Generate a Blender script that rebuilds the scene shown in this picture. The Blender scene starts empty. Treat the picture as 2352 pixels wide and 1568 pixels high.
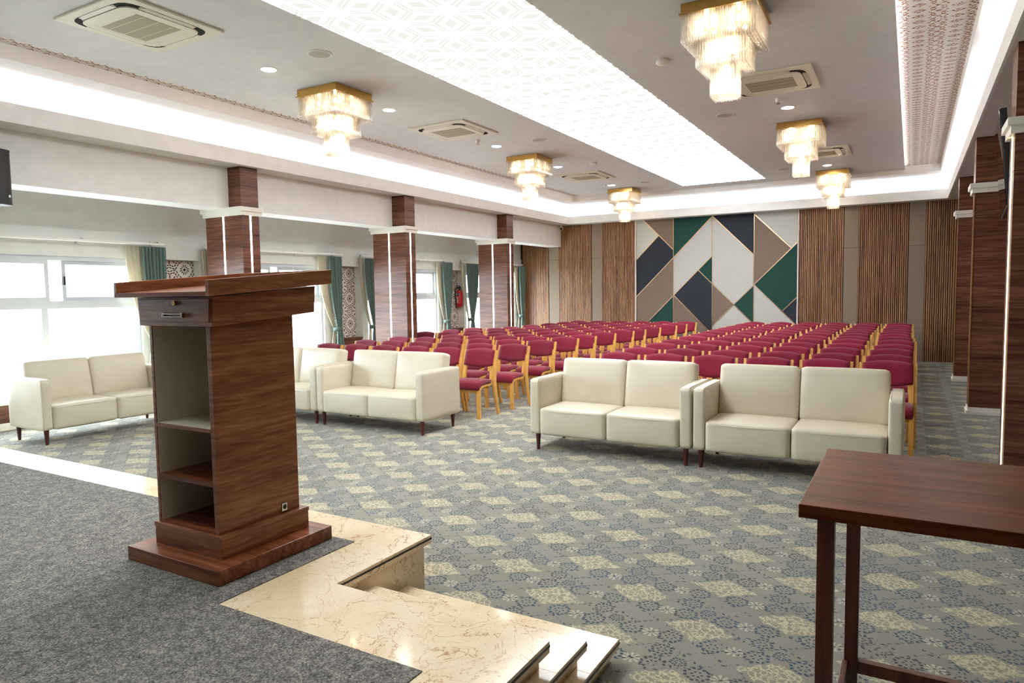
import bpy, bmesh, math, random
from mathutils import Vector, Matrix
random.seed(7)
S = bpy.context.scene
C = S.collection
PI = math.pi

# ------------------------------------------------------------------ camera
CAMZ = 1.6
yaw, pitch, roll, FPX = math.radians(30.13645579), math.radians(-4.03946201), math.radians(-0.82946924), 1580.667
fwd = Vector((-math.sin(yaw) * math.cos(pitch), math.cos(yaw) * math.cos(pitch), math.sin(pitch)))
rgt = Vector((math.cos(yaw), math.sin(yaw), 0))
upv = rgt.cross(fwd)
r2 = rgt * math.cos(roll) + upv * math.sin(roll)
u2 = upv * math.cos(roll) - rgt * math.sin(roll)
cam_data = bpy.data.cameras.new('camera')
cam = bpy.data.objects.new('camera', cam_data)
C.objects.link(cam)
M = Matrix((r2, u2, -fwd)).transposed().to_4x4()
M.translation = Vector((0, 0, CAMZ))
cam.matrix_world = M
cam_data.sensor_width = 36.0
cam_data.sensor_fit = 'HORIZONTAL'
cam_data.lens = 36.0 * FPX / 2352.0
cam_data.clip_start = 0.05
cam_data.clip_end = 500
S.camera = cam

# ------------------------------------------------------------------ world, exposure
W = bpy.data.worlds.new('world')
S.world = W
W.use_nodes = True
bg = W.node_tree.nodes['Background']
bg.inputs[0].default_value = (0.82, 0.92, 1.0, 1)
bg.inputs[1].default_value = 12.5
S.view_settings.view_transform = 'Standard'
S.view_settings.look = 'None'
S.view_settings.exposure = 0.9
S.view_settings.gamma = 1.0
S.view_settings.use_curve_mapping = False
cy = S.cycles
cy.use_denoising = True
cy.max_bounces = 8
cy.diffuse_bounces = 5
cy.glossy_bounces = 4
cy.transmission_bounces = 4
cy.transparent_max_bounces = 24
cy.caustics_reflective = False
cy.caustics_refractive = False
cy.sample_clamp_indirect = 6.0
K_PANEL = 7.5      # back-lit ceiling panel
K_COVE = 18.0      # LED strips hidden in the ceiling coves
K_EDGE = 9.0       # LED strips on top of the ceiling slab
K_COL = 9.0        # LED lines in the columns
K_DOWN = 45.0      # downlights
K_BULB = 480.0
PV = 0.90 / 2 ** S.view_settings.exposure   # printed lines on the light panel, a little under white
      # chandelier bulbs

# ------------------------------------------------------------------ helpers: colour and nodes
def lin(h):
    h = h.lstrip('#')
    out = []
    for i in (0, 2, 4):
        c = int(h[i:i + 2], 16) / 255
        out.append(c / 12.92 if c <= 0.04045 else ((c + 0.055) / 1.055) ** 2.4)
    return (out[0], out[1], out[2], 1.0)

class X:
    """one value in a node tree, with arithmetic that adds Math nodes"""
    nt = None
    def __init__(s, sock): s.s = sock
    @staticmethod
    def op(name, *a):
        n = X.nt.nodes.new('ShaderNodeMath'); n.operation = name
        for i, v in enumerate(a):
            if isinstance(v, X): X.nt.links.new(v.s, n.inputs[i])
            else: n.inputs[i].default_value = v
        return X(n.outputs[0])
    def __add__(s, o): return X.op('ADD', s, o)
    __radd__ = __add__
    def __sub__(s, o): return X.op('SUBTRACT', s, o)
    def __rsub__(s, o): return X.op('SUBTRACT', o, s)
    def __mul__(s, o): return X.op('MULTIPLY', s, o)
    __rmul__ = __mul__
    def __truediv__(s, o): return X.op('DIVIDE', s, o)
    def lt(s, o): return X.op('LESS_THAN', s, o)
    def gt(s, o): return X.op('GREATER_THAN', s, o)
    def abs(s): return X.op('ABSOLUTE', s)
    def wrap(s, p): return X.op('WRAP', s, p / 2, -p / 2)
    def floor(s): return X.op('FLOOR', s)
    def fract(s): return X.op('FRACT', s)
def xmin(a, b): return X.op('MINIMUM', a, b)
def xmax(a, b): return X.op('MAXIMUM', a, b)
def xhyp(a, b): return X.op('SQRT', a * a + b * b)
def xsin(a): return X.op('SINE', a)
def xatan2(a, b): return X.op('ARCTAN2', a, b)

def newmat(name):
    m = bpy.data.materials.new(name)
    m.use_nodes = True
    nt = m.node_tree
    X.nt = nt
    b = nt.nodes['Principled BSDF']
    return m, nt, b
def setv(b, **k):
    names = dict(rough='Roughness', metal='Metallic', spec='Specular IOR Level', sheen='Sheen Weight', coat='Coat Weight',
                 coatr='Coat Roughness', trans='Transmission Weight', est='Emission Strength', sub='Subsurface Weight')
    for a, v in k.items(): b.inputs[names[a]].default_value = v
def coords(nt, kind='Object', scale=None, rot=None):
    tc = nt.nodes.new('ShaderNodeTexCoord')
    out = tc.outputs[kind]
    if scale or rot:
        mp = nt.nodes.new('ShaderNodeMapping')
        if scale: mp.inputs['Scale'].default_value = scale
        if rot: mp.inputs['Rotation'].default_value = rot
        nt.links.new(out, mp.inputs[0])
        out = mp.outputs[0]
    return out
def xyz(nt, vec):
    n = nt.nodes.new('ShaderNodeSeparateXYZ'); nt.links.new(vec, n.inputs[0])
    return X(n.outputs[0]), X(n.outputs[1]), X(n.outputs[2])
def noise(nt, vec, scale, detail=3, rough=0.55, dist=0.0):
    n = nt.nodes.new('ShaderNodeTexNoise')
    n.inputs['Scale'].default_value = scale
    n.inputs['Detail'].default_value = detail
    n.inputs['Roughness'].default_value = rough
    n.inputs['Distortion'].default_value = dist
    nt.links.new(vec, n.inputs['Vector'])
    return X(n.outputs['Fac'])
def ramp(nt, fac, stops, interp='LINEAR'):
    n = nt.nodes.new('ShaderNodeValToRGB')
    n.color_ramp.interpolation = interp
    e = n.color_ramp.elements
    while len(e) < len(stops): e.new(0.5)
    for i, (p, c) in enumerate(stops):
        e[i].position = p
        e[i].color = lin(c) if isinstance(c, str) else c
    nt.links.new(fac.s, n.inputs[0])
    return n.outputs[0]
def mixc(nt, fac, a, b):
    n = nt.nodes.new('ShaderNodeMix'); n.data_type = 'RGBA'
    if isinstance(fac, X): nt.links.new(fac.s, n.inputs[0])
    else: n.inputs[0].default_value = fac
    for i, v in ((6, a), (7, b)):
        if isinstance(v, str): n.inputs[i].default_value = lin(v)
        elif isinstance(v, tuple): n.inputs[i].default_value = v
        else: nt.links.new(v, n.inputs[i])
    return n.outputs[2]
def bump(nt, b, fac, strength, dist=0.01):
    n = nt.nodes.new('ShaderNodeBump')
    n.inputs['Strength'].default_value = strength
    n.inputs['Distance'].default_value = dist
    nt.links.new(fac.s, n.inputs['Height'])
    nt.links.new(n.outputs[0], b.inputs['Normal'])

def plain(name, col, rough=0.5, spec=0.5, metal=0.0, var=0.03, scale=6.0):
    """paint, plastic or metal: one colour with a faint mottling"""
    m, nt, b = newmat(name)
    f = noise(nt, coords(nt), scale, 2)
    c = lin(col)
    lo = tuple(max(0, v * (1 - var)) for v in c[:3]) + (1,)
    hi = tuple(min(1, v * (1 + var)) for v in c[:3]) + (1,)
    nt.links.new(ramp(nt, f, [(0.3, lo), (0.7, hi)]), b.inputs['Base Color'])
    setv(b, rough=rough, spec=spec, metal=metal)
    return m
def wood(name, dark, mid, light, axis, rough=0.32, fine=60.0, spec=0.5):
    """laminate with grain running along axis"""
    m, nt, b = newmat(name)
    sc = [1.0, 1.0, 1.0]
    sc['xyz'.index(axis)] = 0.06
    v = coords(nt, 'Object', tuple(sc))
    a = noise(nt, v, fine, 4, 0.6, 0.3)
    c = noise(nt, v, fine * 0.22, 2, 0.5, 0.6)
    f = a * 0.6 + c * 0.4
    nt.links.new(ramp(nt, f, [(0.36, dark), (0.5, mid), (0.64, light)]), b.inputs['Base Color'])
    setv(b, rough=rough, spec=spec)
    return m
def emit(name, col, strength):
    m, nt, b = newmat(name)
    nt.nodes.remove(b)
    e = nt.nodes.new('ShaderNodeEmission')
    e.inputs[0].default_value = lin(col) if isinstance(col, str) else col
    e.inputs[1].default_value = strength
    nt.links.new(e.outputs[0], nt.nodes['Material Output'].inputs[0])
    return m

# ------------------------------------------------------------------ helpers: meshes
class MB:
    def __init__(s): s.bm = bmesh.new()
    def hexa(s, p, bevel=0.0, seg=2):
        """8 corners: bottom 4 counter-clockwise, then top 4"""
        v = [s.bm.verts.new(q) for q in p]
        fs = [s.bm.faces.new([v[i] for i in f]) for f in ((3, 2, 1, 0), (4, 5, 6, 7), (0, 1, 5, 4), (1, 2, 6, 5), (2, 3, 7, 6), (3, 0, 4, 7))]
        if bevel > 0:
            ed = list({e for f in fs for e in f.edges})
            bmesh.ops.bevel(s.bm, geom=ed, offset=bevel, segments=seg, affect='EDGES', profile=0.5)
        return s
    def box(s, x0, x1, y0, y1, z0, z1, bevel=0.0, seg=2):
        return s.hexa([(x0, y0, z0), (x1, y0, z0), (x1, y1, z0), (x0, y1, z0), (x0, y0, z1), (x1, y0, z1), (x1, y1, z1), (x0, y1, z1)], bevel, seg)
    def prism(s, pts, axis, a, b):
        """polygon extruded along axis from a to b; pts are the other two coordinates in xyz order"""
        def P(u, v, w):
            return {'x': (w, u, v), 'y': (u, w, v), 'z': (u, v, w)}[axis]
        A = [s.bm.verts.new(P(u, v, a)) for u, v in pts]
        B = [s.bm.verts.new(P(u, v, b)) for u, v in pts]
        s.bm.faces.new(A); s.bm.faces.new(list(reversed(B)))
        n = len(pts)
        for i in range(n):
            s.bm.faces.new((A[i], B[i], B[(i + 1) % n], A[(i + 1) % n]))
        return s
    def tube(s, path, radii, seg=10, cap=True, flat=1.0):
        """round bar along a path; radii one number or one per point"""
        path = [Vector(p) for p in path]
        if not isinstance(radii, (list, tuple)): radii = [radii] * len(path)
        rings = []
        ref = None
        for i, p in enumerate(path):
            t = (path[min(i + 1, len(path) - 1)] - path[max(i - 1, 0)]).normalized()
            if ref is None:
                ref = Vector((0, 0, 1)) if abs(t.z) < 0.9 else Vector((1, 0, 0))
            n = t.cross(ref).normalized(); bvec = n.cross(t).normalized(); ref = bvec
            rings.append([s.bm.verts.new(p + (n * math.cos(2 * PI * k / seg) + bvec * flat * math.sin(2 * PI * k / seg)) * radii[i]) for k in range(seg)])
        for a, b in zip(rings, rings[1:]):
            for k in range(seg):
                s.bm.faces.new((a[k], a[(k + 1) % seg], b[(k + 1) % seg], b[k]))
        if cap:
            s.bm.faces.new(list(reversed(rings[0]))); s.bm.faces.new(rings[-1])
        return s
    def ribbon(s, path, w0, w1, t, axis='x'):
        """flat bent-wood strip: path of (y,z) in a vertical plane, thickness t in that plane, width from x=w0 to x=w1"""
        n = len(path); L = []
        for i in range(n):
            a = Vector(path[max(i - 1, 0)]); b = Vector(path[min(i + 1, n - 1)])
            d = (b - a).normalized(); nrm = Vector((-d.y, d.x))
            p = Vector(path[i])
            tt = t[i] if isinstance(t, (list, tuple)) else t
            q0, q1 = p - nrm * tt / 2, p + nrm * tt / 2
            L.append([s.bm.verts.new((w0, q0.x, q0.y)), s.bm.verts.new((w1, q0.x, q0.y)), s.bm.verts.new((w1, q1.x, q1.y)), s.bm.verts.new((w0, q1.x, q1.y))])
        for a, b in zip(L, L[1:]):
            for k in range(4):
                s.bm.faces.new((a[k], a[(k + 1) % 4], b[(k + 1) % 4], b[k]))
        s.bm.faces.new(list(reversed(L[0]))); s.bm.faces.new(L[-1])
        return s
    def rbox(s, c, h, r, bulge=(0, 0, 0), n=8, xf=None):
        """cushion: box with rounded edges of radius r and faces that bulge"""
        t = bmesh.new()
        bmesh.ops.create_cube(t, size=2.0)
        bmesh.ops.subdivide_edges(t, edges=t.edges[:], cuts=n, use_grid_fill=True)
        for v in t.verts:
            q = v.co.copy()
            p = Vector()
            for i in range(3):   # crowd the grid towards the edges
                p[i] = math.copysign(abs(q[i]) ** 0.55, q[i]) * h[i]
            inner = Vector([max(-(h[i] - r), min(h[i] - r, p[i])) for i in range(3)])
            d = p - inner
            if d.length > 1e-6:
                m = max(abs(d[i]) for i in range(3))
                p = inner + d.normalized() * min(r, m if m > 0 else r)
                if m >= r - 1e-6: p = inner + d.normalized() * r
            u = [p[i] / h[i] for i in range(3)]
            for i in range(3):
                j, k = (i + 1) % 3, (i + 2) % 3
                p[i] += bulge[i] * u[i] * max(0, 1 - u[j] ** 2) * max(0, 1 - u[k] ** 2)
            v.co = p
        vs = {}
        for v in t.verts:
            w = v.co + Vector(c)
            if xf: w = xf @ w
            vs[v] = s.bm.verts.new(w)
        for f in t.faces: s.bm.faces.new([vs[v] for v in f.verts])
        t.free()
        return s
    def disc(s, c, r, z0, z1, seg=32, r1=None):
        r1 = r if r1 is None else r1
        A = [s.bm.verts.new((c[0] + r * math.cos(2 * PI * k / seg), c[1] + r * math.sin(2 * PI * k / seg), z0)) for k in range(seg)]
        B = [s.bm.verts.new((c[0] + r1 * math.cos(2 * PI * k / seg), c[1] + r1 * math.sin(2 * PI * k / seg), z1)) for k in range(seg)]
        s.bm.faces.new(list(reversed(A))); s.bm.faces.new(B)
        for k in range(seg): s.bm.faces.new((A[k], A[(k + 1) % seg], B[(k + 1) % seg], B[k]))
        return s
    def lathe(s, prof, c=(0, 0, 0), seg=20):
        rings = []
        for r, z in prof:
            rings.append([s.bm.verts.new((c[0] + r * math.cos(2 * PI * k / seg), c[1] + r * math.sin(2 * PI * k / seg), c[2] + z)) for k in range(seg)])
        for a, b in zip(rings, rings[1:]):
            for k in range(seg): s.bm.faces.new((a[k], a[(k + 1) % seg], b[(k + 1) % seg], b[k]))
        s.bm.faces.new(list(reversed(rings[0]))); s.bm.faces.new(rings[-1])
        return s

def obj(name, mb, mat, parent=None, smooth=False, loc=None):
    bm = mb.bm
    bmesh.ops.recalc_face_normals(bm, faces=bm.faces[:])
    me = bpy.data.meshes.new(name)
    bm.to_mesh(me); bm.free()
    if smooth:
        for p in me.polygons: p.use_smooth = True
        if smooth != 'all':
            try: me.set_sharp_from_angle(angle=math.radians(40))
            except Exception: pass
    o = bpy.data.objects.new(name, me)
    C.objects.link(o)
    me.materials.append(mat)
    if parent is not None: o.parent = parent
    if loc: o.location = loc
    return o
def tag(o, label, cat, group=None, kind=None):
    o['label'] = label; o['category'] = cat
    if group: o['group'] = group
    if kind: o['kind'] = kind
    return o
def thing(name, label, cat, loc=(0, 0, 0), rz=0.0, group=None, kind=None):
    o = bpy.data.objects.new(name, None)
    o.empty_display_size = 0.1
    C.objects.link(o)
    o.location = loc; o.rotation_euler = (0, 0, rz)
    return tag(o, label, cat, group, kind)
def struct(name, mb, mat, parent=None, **k):
    o = obj(name, mb, mat, parent, **k)
    if parent is None: o['kind'] = 'structure'
    return o
KIDS = {}
def kids(o):
    return [c for c in C.objects if c.parent == o]
def dup(root, tree, loc, rz, label, group=None):
    """copy of a thing with its parts and sub-parts; tree = {object: [children]} taken once"""
    r = root.copy(); C.objects.link(r)
    r.location = loc; r.rotation_euler = (0, 0, rz); r['label'] = label
    if group: r['group'] = group
    for ch in tree[root]:
        c = ch.copy(); C.objects.link(c); c.parent = r
        for g in tree.get(ch, ()):
            d = g.copy(); C.objects.link(d); d.parent = c
    return r
def tree_of(root):
    t = {root: kids(root)}
    for ch in t[root]:
        g = kids(ch)
        if g: t[ch] = g
    return t

# ------------------------------------------------------------------ materials
WHITE = plain('white_wall_paint', '#f2f1ef', 0.6, 0.3)
COVEW = plain('white_cove_paint', '#efecea', 0.6, 0.3)
SOFFIT = plain('ceiling_paint', '#dcdad6', 0.7, 0.2)
SLABM = plain('grey_ceiling_paint', '#dbd9d8', 0.75, 0.2)
CREAMW = plain('window_wall_paint', '#e6e7e2', 0.6, 0.3)
CAPW = plain('white_moulding_paint', '#eeebe2', 0.45, 0.4)
WALNUT = wood('walnut_laminate_level_grain', '#3a2119', '#5d3a2c', '#7a5140', 'y', 0.28)
def walnut_level():
    """column laminate: grain level on all four faces"""
    m, nt, b = newmat('walnut_column_laminate')
    v = coords(nt, 'Object', (0.05, 0.05, 1.0))
    f = noise(nt, v, 46.0, 4, 0.62, 0.4) * 0.6 + noise(nt, v, 9.0, 2, 0.5, 0.5) * 0.4
    nt.links.new(ramp(nt, f, [(0.36, '#442519'), (0.5, '#6a4232'), (0.64, '#875c48')]), b.inputs['Base Color'])
    setv(b, rough=0.34, spec=0.3)
    return m
COLWOOD = walnut_level()

def lectern_wood():
    m, nt, b = newmat('lectern_laminate')
    v = coords(nt, 'Object', (0.08, 0.08, 1.0))
    f = noise(nt, v, 60.0, 4, 0.62, 0.5) * 0.6 + noise(nt, v, 13.0, 2, 0.5, 0.8) * 0.4
    nt.links.new(ramp(nt, f, [(0.36, '#663b25'), (0.5, '#8c583a'), (0.64, '#a7714e')]), b.inputs['Base Color'])
    setv(b, rough=0.33, spec=0.4)
    return m
LECTW = lectern_wood()
LECTTOP = wood('lectern_laminate_lengthwise', '#5c2f1c', '#7d452b', '#985a3a', 'x', 0.25, 30)
TABLEW = wood('table_laminate', '#472010', '#63321c', '#774327', 'x', 0.36, 34, 0.16)
TLEG = wood('table_leg_laminate', '#43210f', '#5f3320', '#74432c', 'z', 0.38, 40)
DARKWALL = wood('dark_wall_veneer', '#2e1b14', '#412a20', '#52372a', 'y', 0.35)
SLAT1 = wood('slat_veneer', '#785439', '#9b7050', '#b98c64', 'z', 0.45, 40)
SLATB = plain('slat_backing_gap_shade', '#3a281d', 0.7, 0.2)  # shade of the gaps between slats is put into this dark colour
FELT = plain('taupe_wall_felt', '#8a7b6c', 0.85, 0.15, scale=30)
A_WHITE = plain('off_white_fabric', '#bdbbb5', 0.85, 0.15, scale=30)
A_TAUPE = plain('taupe_fabric', '#7d6d60', 0.85, 0.15, scale=30)
A_NAVY = plain('navy_fabric', '#33373f', 0.85, 0.15, scale=30)
A_GREEN = plain('green_fabric', '#274840', 0.85, 0.15, scale=30)
GOLD = plain('brushed_gold', '#c9a15c', 0.28, 0.5, 1.0)
TRIMG = plain('champagne_trim', '#d8b692', 0.3, 0.5, 1.0)
TRIMW = plain('white_trim', '#f2f0ec', 0.4, 0.5)
ALU = plain('window_frame_powder_coat', '#d5dade', 0.35, 0.5)
BLACKP = plain('black_plastic', '#17181a', 0.45, 0.5)
DARKG = plain('dark_gap', '#1c1916', 0.8, 0.2)
CHROME = plain('chrome', '#c9ccce', 0.15, 0.5, 1.0)
ACW = plain('cassette_plastic', '#ddd6c4', 0.45, 0.4)
def ac_grille():
    m, nt, b = newmat('cassette_grille')
    x, y, z = xyz(nt, coords(nt))
    lines = (x / 0.0125).fract().gt(0.62)
    bars = (y / 0.13).fract().gt(0.93)
    f = xmax(lines * 0.55, bars)
    nt.links.new(mixc(nt, f, '#8e8064', '#d0c5aa'), b.inputs['Base Color'])
    setv(b, rough=0.6)
    return m
ACG = ac_grille()
def leather():
    m, nt, b = newmat('cream_leather')
    v = coords(nt)
    f = noise(nt, v, 3.5, 3)
    nt.links.new(ramp(nt, f, [(0.3, '#cac1ac'), (0.7, '#d2cab6')]), b.inputs['Base Color'])
    bump(nt, b, noise(nt, v, 320, 2), 0.06, 0.002)
    setv(b, rough=0.38, spec=0.5)
    return m
LEATHER = leather()
SEAM = plain('leather_piping', '#b9b09c', 0.5, 0.4)
SOFALEG = wood('sofa_leg_wood', '#3a1712', '#4f211a', '#5f2a20', 'z', 0.3, 40)
def fabric():
    m, nt, b = newmat('burgundy_fabric')
    v = coords(nt)
    oi = nt.nodes.new('ShaderNodeObjectInfo')
    f = noise(nt, v, 60, 3) * 0.6 + X(oi.outputs['Random']) * 0.4
    nt.links.new(ramp(nt, f, [(0.2, '#6c1128'), (0.8, '#841834')]), b.inputs['Base Color'])
    bump(nt, b, noise(nt, v, 500, 1), 0.15, 0.002)
    setv(b, rough=0.85, spec=0.2, sheen=0.25)
    return m
BURG = fabric()
BEECH = wood('beech_veneer', '#c58a3c', '#dba552', '#e6b867', 'z', 0.38, 40)
def curtain_mat(name, a, bcol, tr):
    m, nt, b = newmat(name)
    v = coords(nt)
    f = noise(nt, v, 90, 2)
    col = ramp(nt, f, [(0.3, a), (0.7, bcol)])
    nt.links.new(col, b.inputs['Base Color'])
    setv(b, rough=0.75, spec=0.25, sheen=0.2)
    t = nt.nodes.new('ShaderNodeBsdfTranslucent')
    nt.links.new(col, t.inputs[0])
    mx = nt.nodes.new('ShaderNodeMixShader')
    mx.inputs[0].default_value = tr
    nt.links.new(b.outputs[0], mx.inputs[1]); nt.links.new(t.outputs[0], mx.inputs[2])
    nt.links.new(mx.outputs[0], nt.nodes['Material Output'].inputs[0])
    return m
GREENC = curtain_mat('sage_green_curtain', '#6b827a', '#7a9189', 0.15)
CREAMC = curtain_mat('cream_curtain', '#d9d2bd', '#e6e0cf', 0.3)
def glass():
    m, nt, b = newmat('window_glass')
    nt.nodes.remove(b)
    t = nt.nodes.new('ShaderNodeBsdfTransparent'); g = nt.nodes.new('ShaderNodeBsdfGlossy')
    t.inputs[0].default_value = (0.97, 0.98, 0.98, 1)
    g.inputs['Roughness'].default_value = 0.02
    lw = nt.nodes.new('ShaderNodeLayerWeight'); lw.inputs[0].default_value = 0.5
    fr = X.op('POWER', X(lw.outputs['Facing']), 5.0) * 0.7 + 0.03
    mx = nt.nodes.new('ShaderNodeMixShader')
    nt.links.new(fr.s, mx.inputs[0]); nt.links.new(t.outputs[0], mx.inputs[1]); nt.links.new(g.outputs[0], mx.inputs[2])
    nt.links.new(mx.outputs[0], nt.nodes['Material Output'].inputs[0])
    return m
GLASS = glass()
def crystal():
    """clear crystal rods: partly see-through, glinting, and scattering the bulbs' light"""
    m, nt, b = newmat('crystal')
    nt.nodes.remove(b)
    t = nt.nodes.new('ShaderNodeBsdfTransparent'); t.inputs[0].default_value = (0.97, 0.95, 0.92, 1)
    g = nt.nodes.new('ShaderNodeBsdfGlossy'); g.inputs['Roughness'].default_value = 0.12
    tl = nt.nodes.new('ShaderNodeBsdfTranslucent'); tl.inputs[0].default_value = (0.95, 0.93, 0.9, 1)
    m1 = nt.nodes.new('ShaderNodeMixShader'); m1.inputs[0].default_value = 0.5
    m2 = nt.nodes.new('ShaderNodeMixShader')
    lw = nt.nodes.new('ShaderNodeLayerWeight'); lw.inputs[0].default_value = 0.35
    nt.links.new(g.outputs[0], m1.inputs[1]); nt.links.new(tl.outputs[0], m1.inputs[2])
    f = X(lw.outputs['Facing']) * 0.45 + 0.22
    nt.links.new(f.s, m2.inputs[0])
    nt.links.new(t.outputs[0], m2.inputs[1]); nt.links.new(m1.outputs[0], m2.inputs[2])
    nt.links.new(m2.outputs[0], nt.nodes['Material Output'].inputs[0])
    return m
CRYSTAL = crystal()
BULB = emit('bulb_glow', (1.0, 0.86, 0.66, 1), K_BULB)
LEDW = emit('cove_led', (0.93, 0.965, 1.0, 1), K_COVE)
LEDE = emit('edge_led', (1.0, 0.985, 0.97, 1), K_EDGE)
LEDC = emit('column_led', (1.0, 0.97, 0.92, 1), K_COL)
LEDG = emit('column_led_warm', (1.0, 0.86, 0.5, 1), K_COL * 0.6)
DOWN = emit('downlight_lamp', (1.0, 0.97, 0.93, 1), K_DOWN)
RIMW = plain('downlight_rim', '#e6e2da', 0.4, 0.4)
SPKG = plain('ceiling_speaker_mesh', '#b5afa6', 0.6, 0.3, scale=200, var=0.2)

def panel_mat():
    m, nt, b = newmat('printed_light_panel')
    nt.nodes.remove(b)
    x, y, z = xyz(nt, coords(nt))
    # rhombus lattice: three orientations round six-pointed stars, each rhombus with a core and a broken outline
    L, hy = 0.536, 0.4695
    sx, sy = -3.147, 5.36
    e1, e2 = (L, 0.0), (-L / 2, hy)
    f = None
    for D in (e1, e2, (L / 2, hy)):
        px, py = x - (sx + D[0] / 2), y - (sy + D[1] / 2)
        j = py / hy
        i = px / L + j * 0.5
        i, j = i.wrap(1.0), j.wrap(1.0)
        qx, qy = i * L - j * (L / 2), j * hy
        n = math.hypot(*D)
        al = (qx * (D[0] / n) + qy * (D[1] / n)).abs() / (n / 2)
        ac = (qy * (D[0] / n) - qx * (D[1] / n)).abs() / (n / 2 / math.sqrt(3))
        p = al + ac
        m_ = xmax(p.lt(0.40), p.gt(0.74) * p.lt(0.975) * al.lt(0.64))
        f = m_ if f is None else xmax(f, m_)
    e = nt.nodes.new('ShaderNodeEmission')
    nt.links.new(mixc(nt, f, (0.94, 0.97, 1, 1), (PV / K_PANEL, PV / K_PANEL, PV * 0.93 / K_PANEL, 1)), e.inputs[0])
    e.inputs[1].default_value = K_PANEL
    nt.links.new(e.outputs[0], nt.nodes['Material Output'].inputs[0])
    return m
PANELM = panel_mat()

def wallpaper():
    """white paper with rows of small rust-red motifs"""
    m, nt, b = newmat('motif_wallpaper')
    x, y, z = xyz(nt, coords(nt))
    # column of diamonds, column of branching zigzags, alternating
    P = 0.30
    u = x.wrap(P); v = y.wrap(0.145)
    dia = ((u.abs() / 0.06 + v.abs() / 0.045) - 0.8).abs().lt(0.2)
    dot = (u.abs() / 0.02 + v.abs() / 0.016).lt(1.0)
    u2 = (x - P / 2).wrap(P)
    zig = (u2.abs() - ((y / 0.145).fract() - 0.5).abs() * 0.13).abs().lt(0.009)
    zig2 = (u2.abs() - 0.02 - ((y / 0.145 + 0.5).fract() - 0.5).abs() * 0.11).abs().lt(0.006)
    f = xmax(xmax(dia, dot), xmax(zig, zig2))
    br = noise(nt, coords(nt), 60, 1).gt(0.44)
    nt.links.new(mixc(nt, f * br, '#e9e4de', '#8a4a33'), b.inputs['Base Color'])
    setv(b, rough=0.7, spec=0.2)
    return m
PAPER = wallpaper()
def jaali():
    """white screen cut and printed with twelve-point stars"""
    m, nt, b = newmat('star_lattice_panel')
    x, y, z = xyz(nt, coords(nt))
    P = 0.5
    def star(oy, oz):
        u = (y - oy).wrap(P); v = (z - oz).wrap(P)
        r = xhyp(u, v); a = xatan2(v, u)
        k = ((a / (2 * PI) * 12).fract() - 0.5).abs()
        rays = r.gt(0.035) * r.lt(0.078) * k.lt(0.24)
        dot = r.lt(0.022)
        k2 = ((a / (2 * PI) * 12 + 0.5).fract() - 0.5).abs() * r * 0.52
        drop = (((r - 0.142) / 0.036) * ((r - 0.142) / 0.036) + (k2 / 0.0125) * (k2 / 0.0125)).lt(1.0)
        k3 = ((a / (2 * PI) * 8).fract() - 0.5).abs()
        rr = r * (1 + k3 * 0.42)
        edge = xmax((rr - 0.218).abs().lt(0.011), (rr - 0.262).abs().lt(0.010)) * ((a / (2 * PI) * 32).fract()).lt(0.72)
        return xmax(rays, dot), drop, edge
    a1, d1, e1 = star(0.0, 0.0)
    a2, d2, e2 = star(P / 2, P / 2)
    dark = xmax(a1, e1)
    r_out = xhyp(y.wrap(P), z.wrap(P)).gt(0.285)
    dark = xmax(dark, a2 * r_out)
    col = mixc(nt, xmax(dark, a2 * 0.0), '#e8e2da', '#3d2c28')
    col2 = mixc(nt, xmax(d1, d2 * r_out), col, '#8c5a4c')
    nt.links.new(col2, b.inputs['Base Color'])
    setv(b, rough=0.6, spec=0.3)
    return m
JAALI = jaali()

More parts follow.
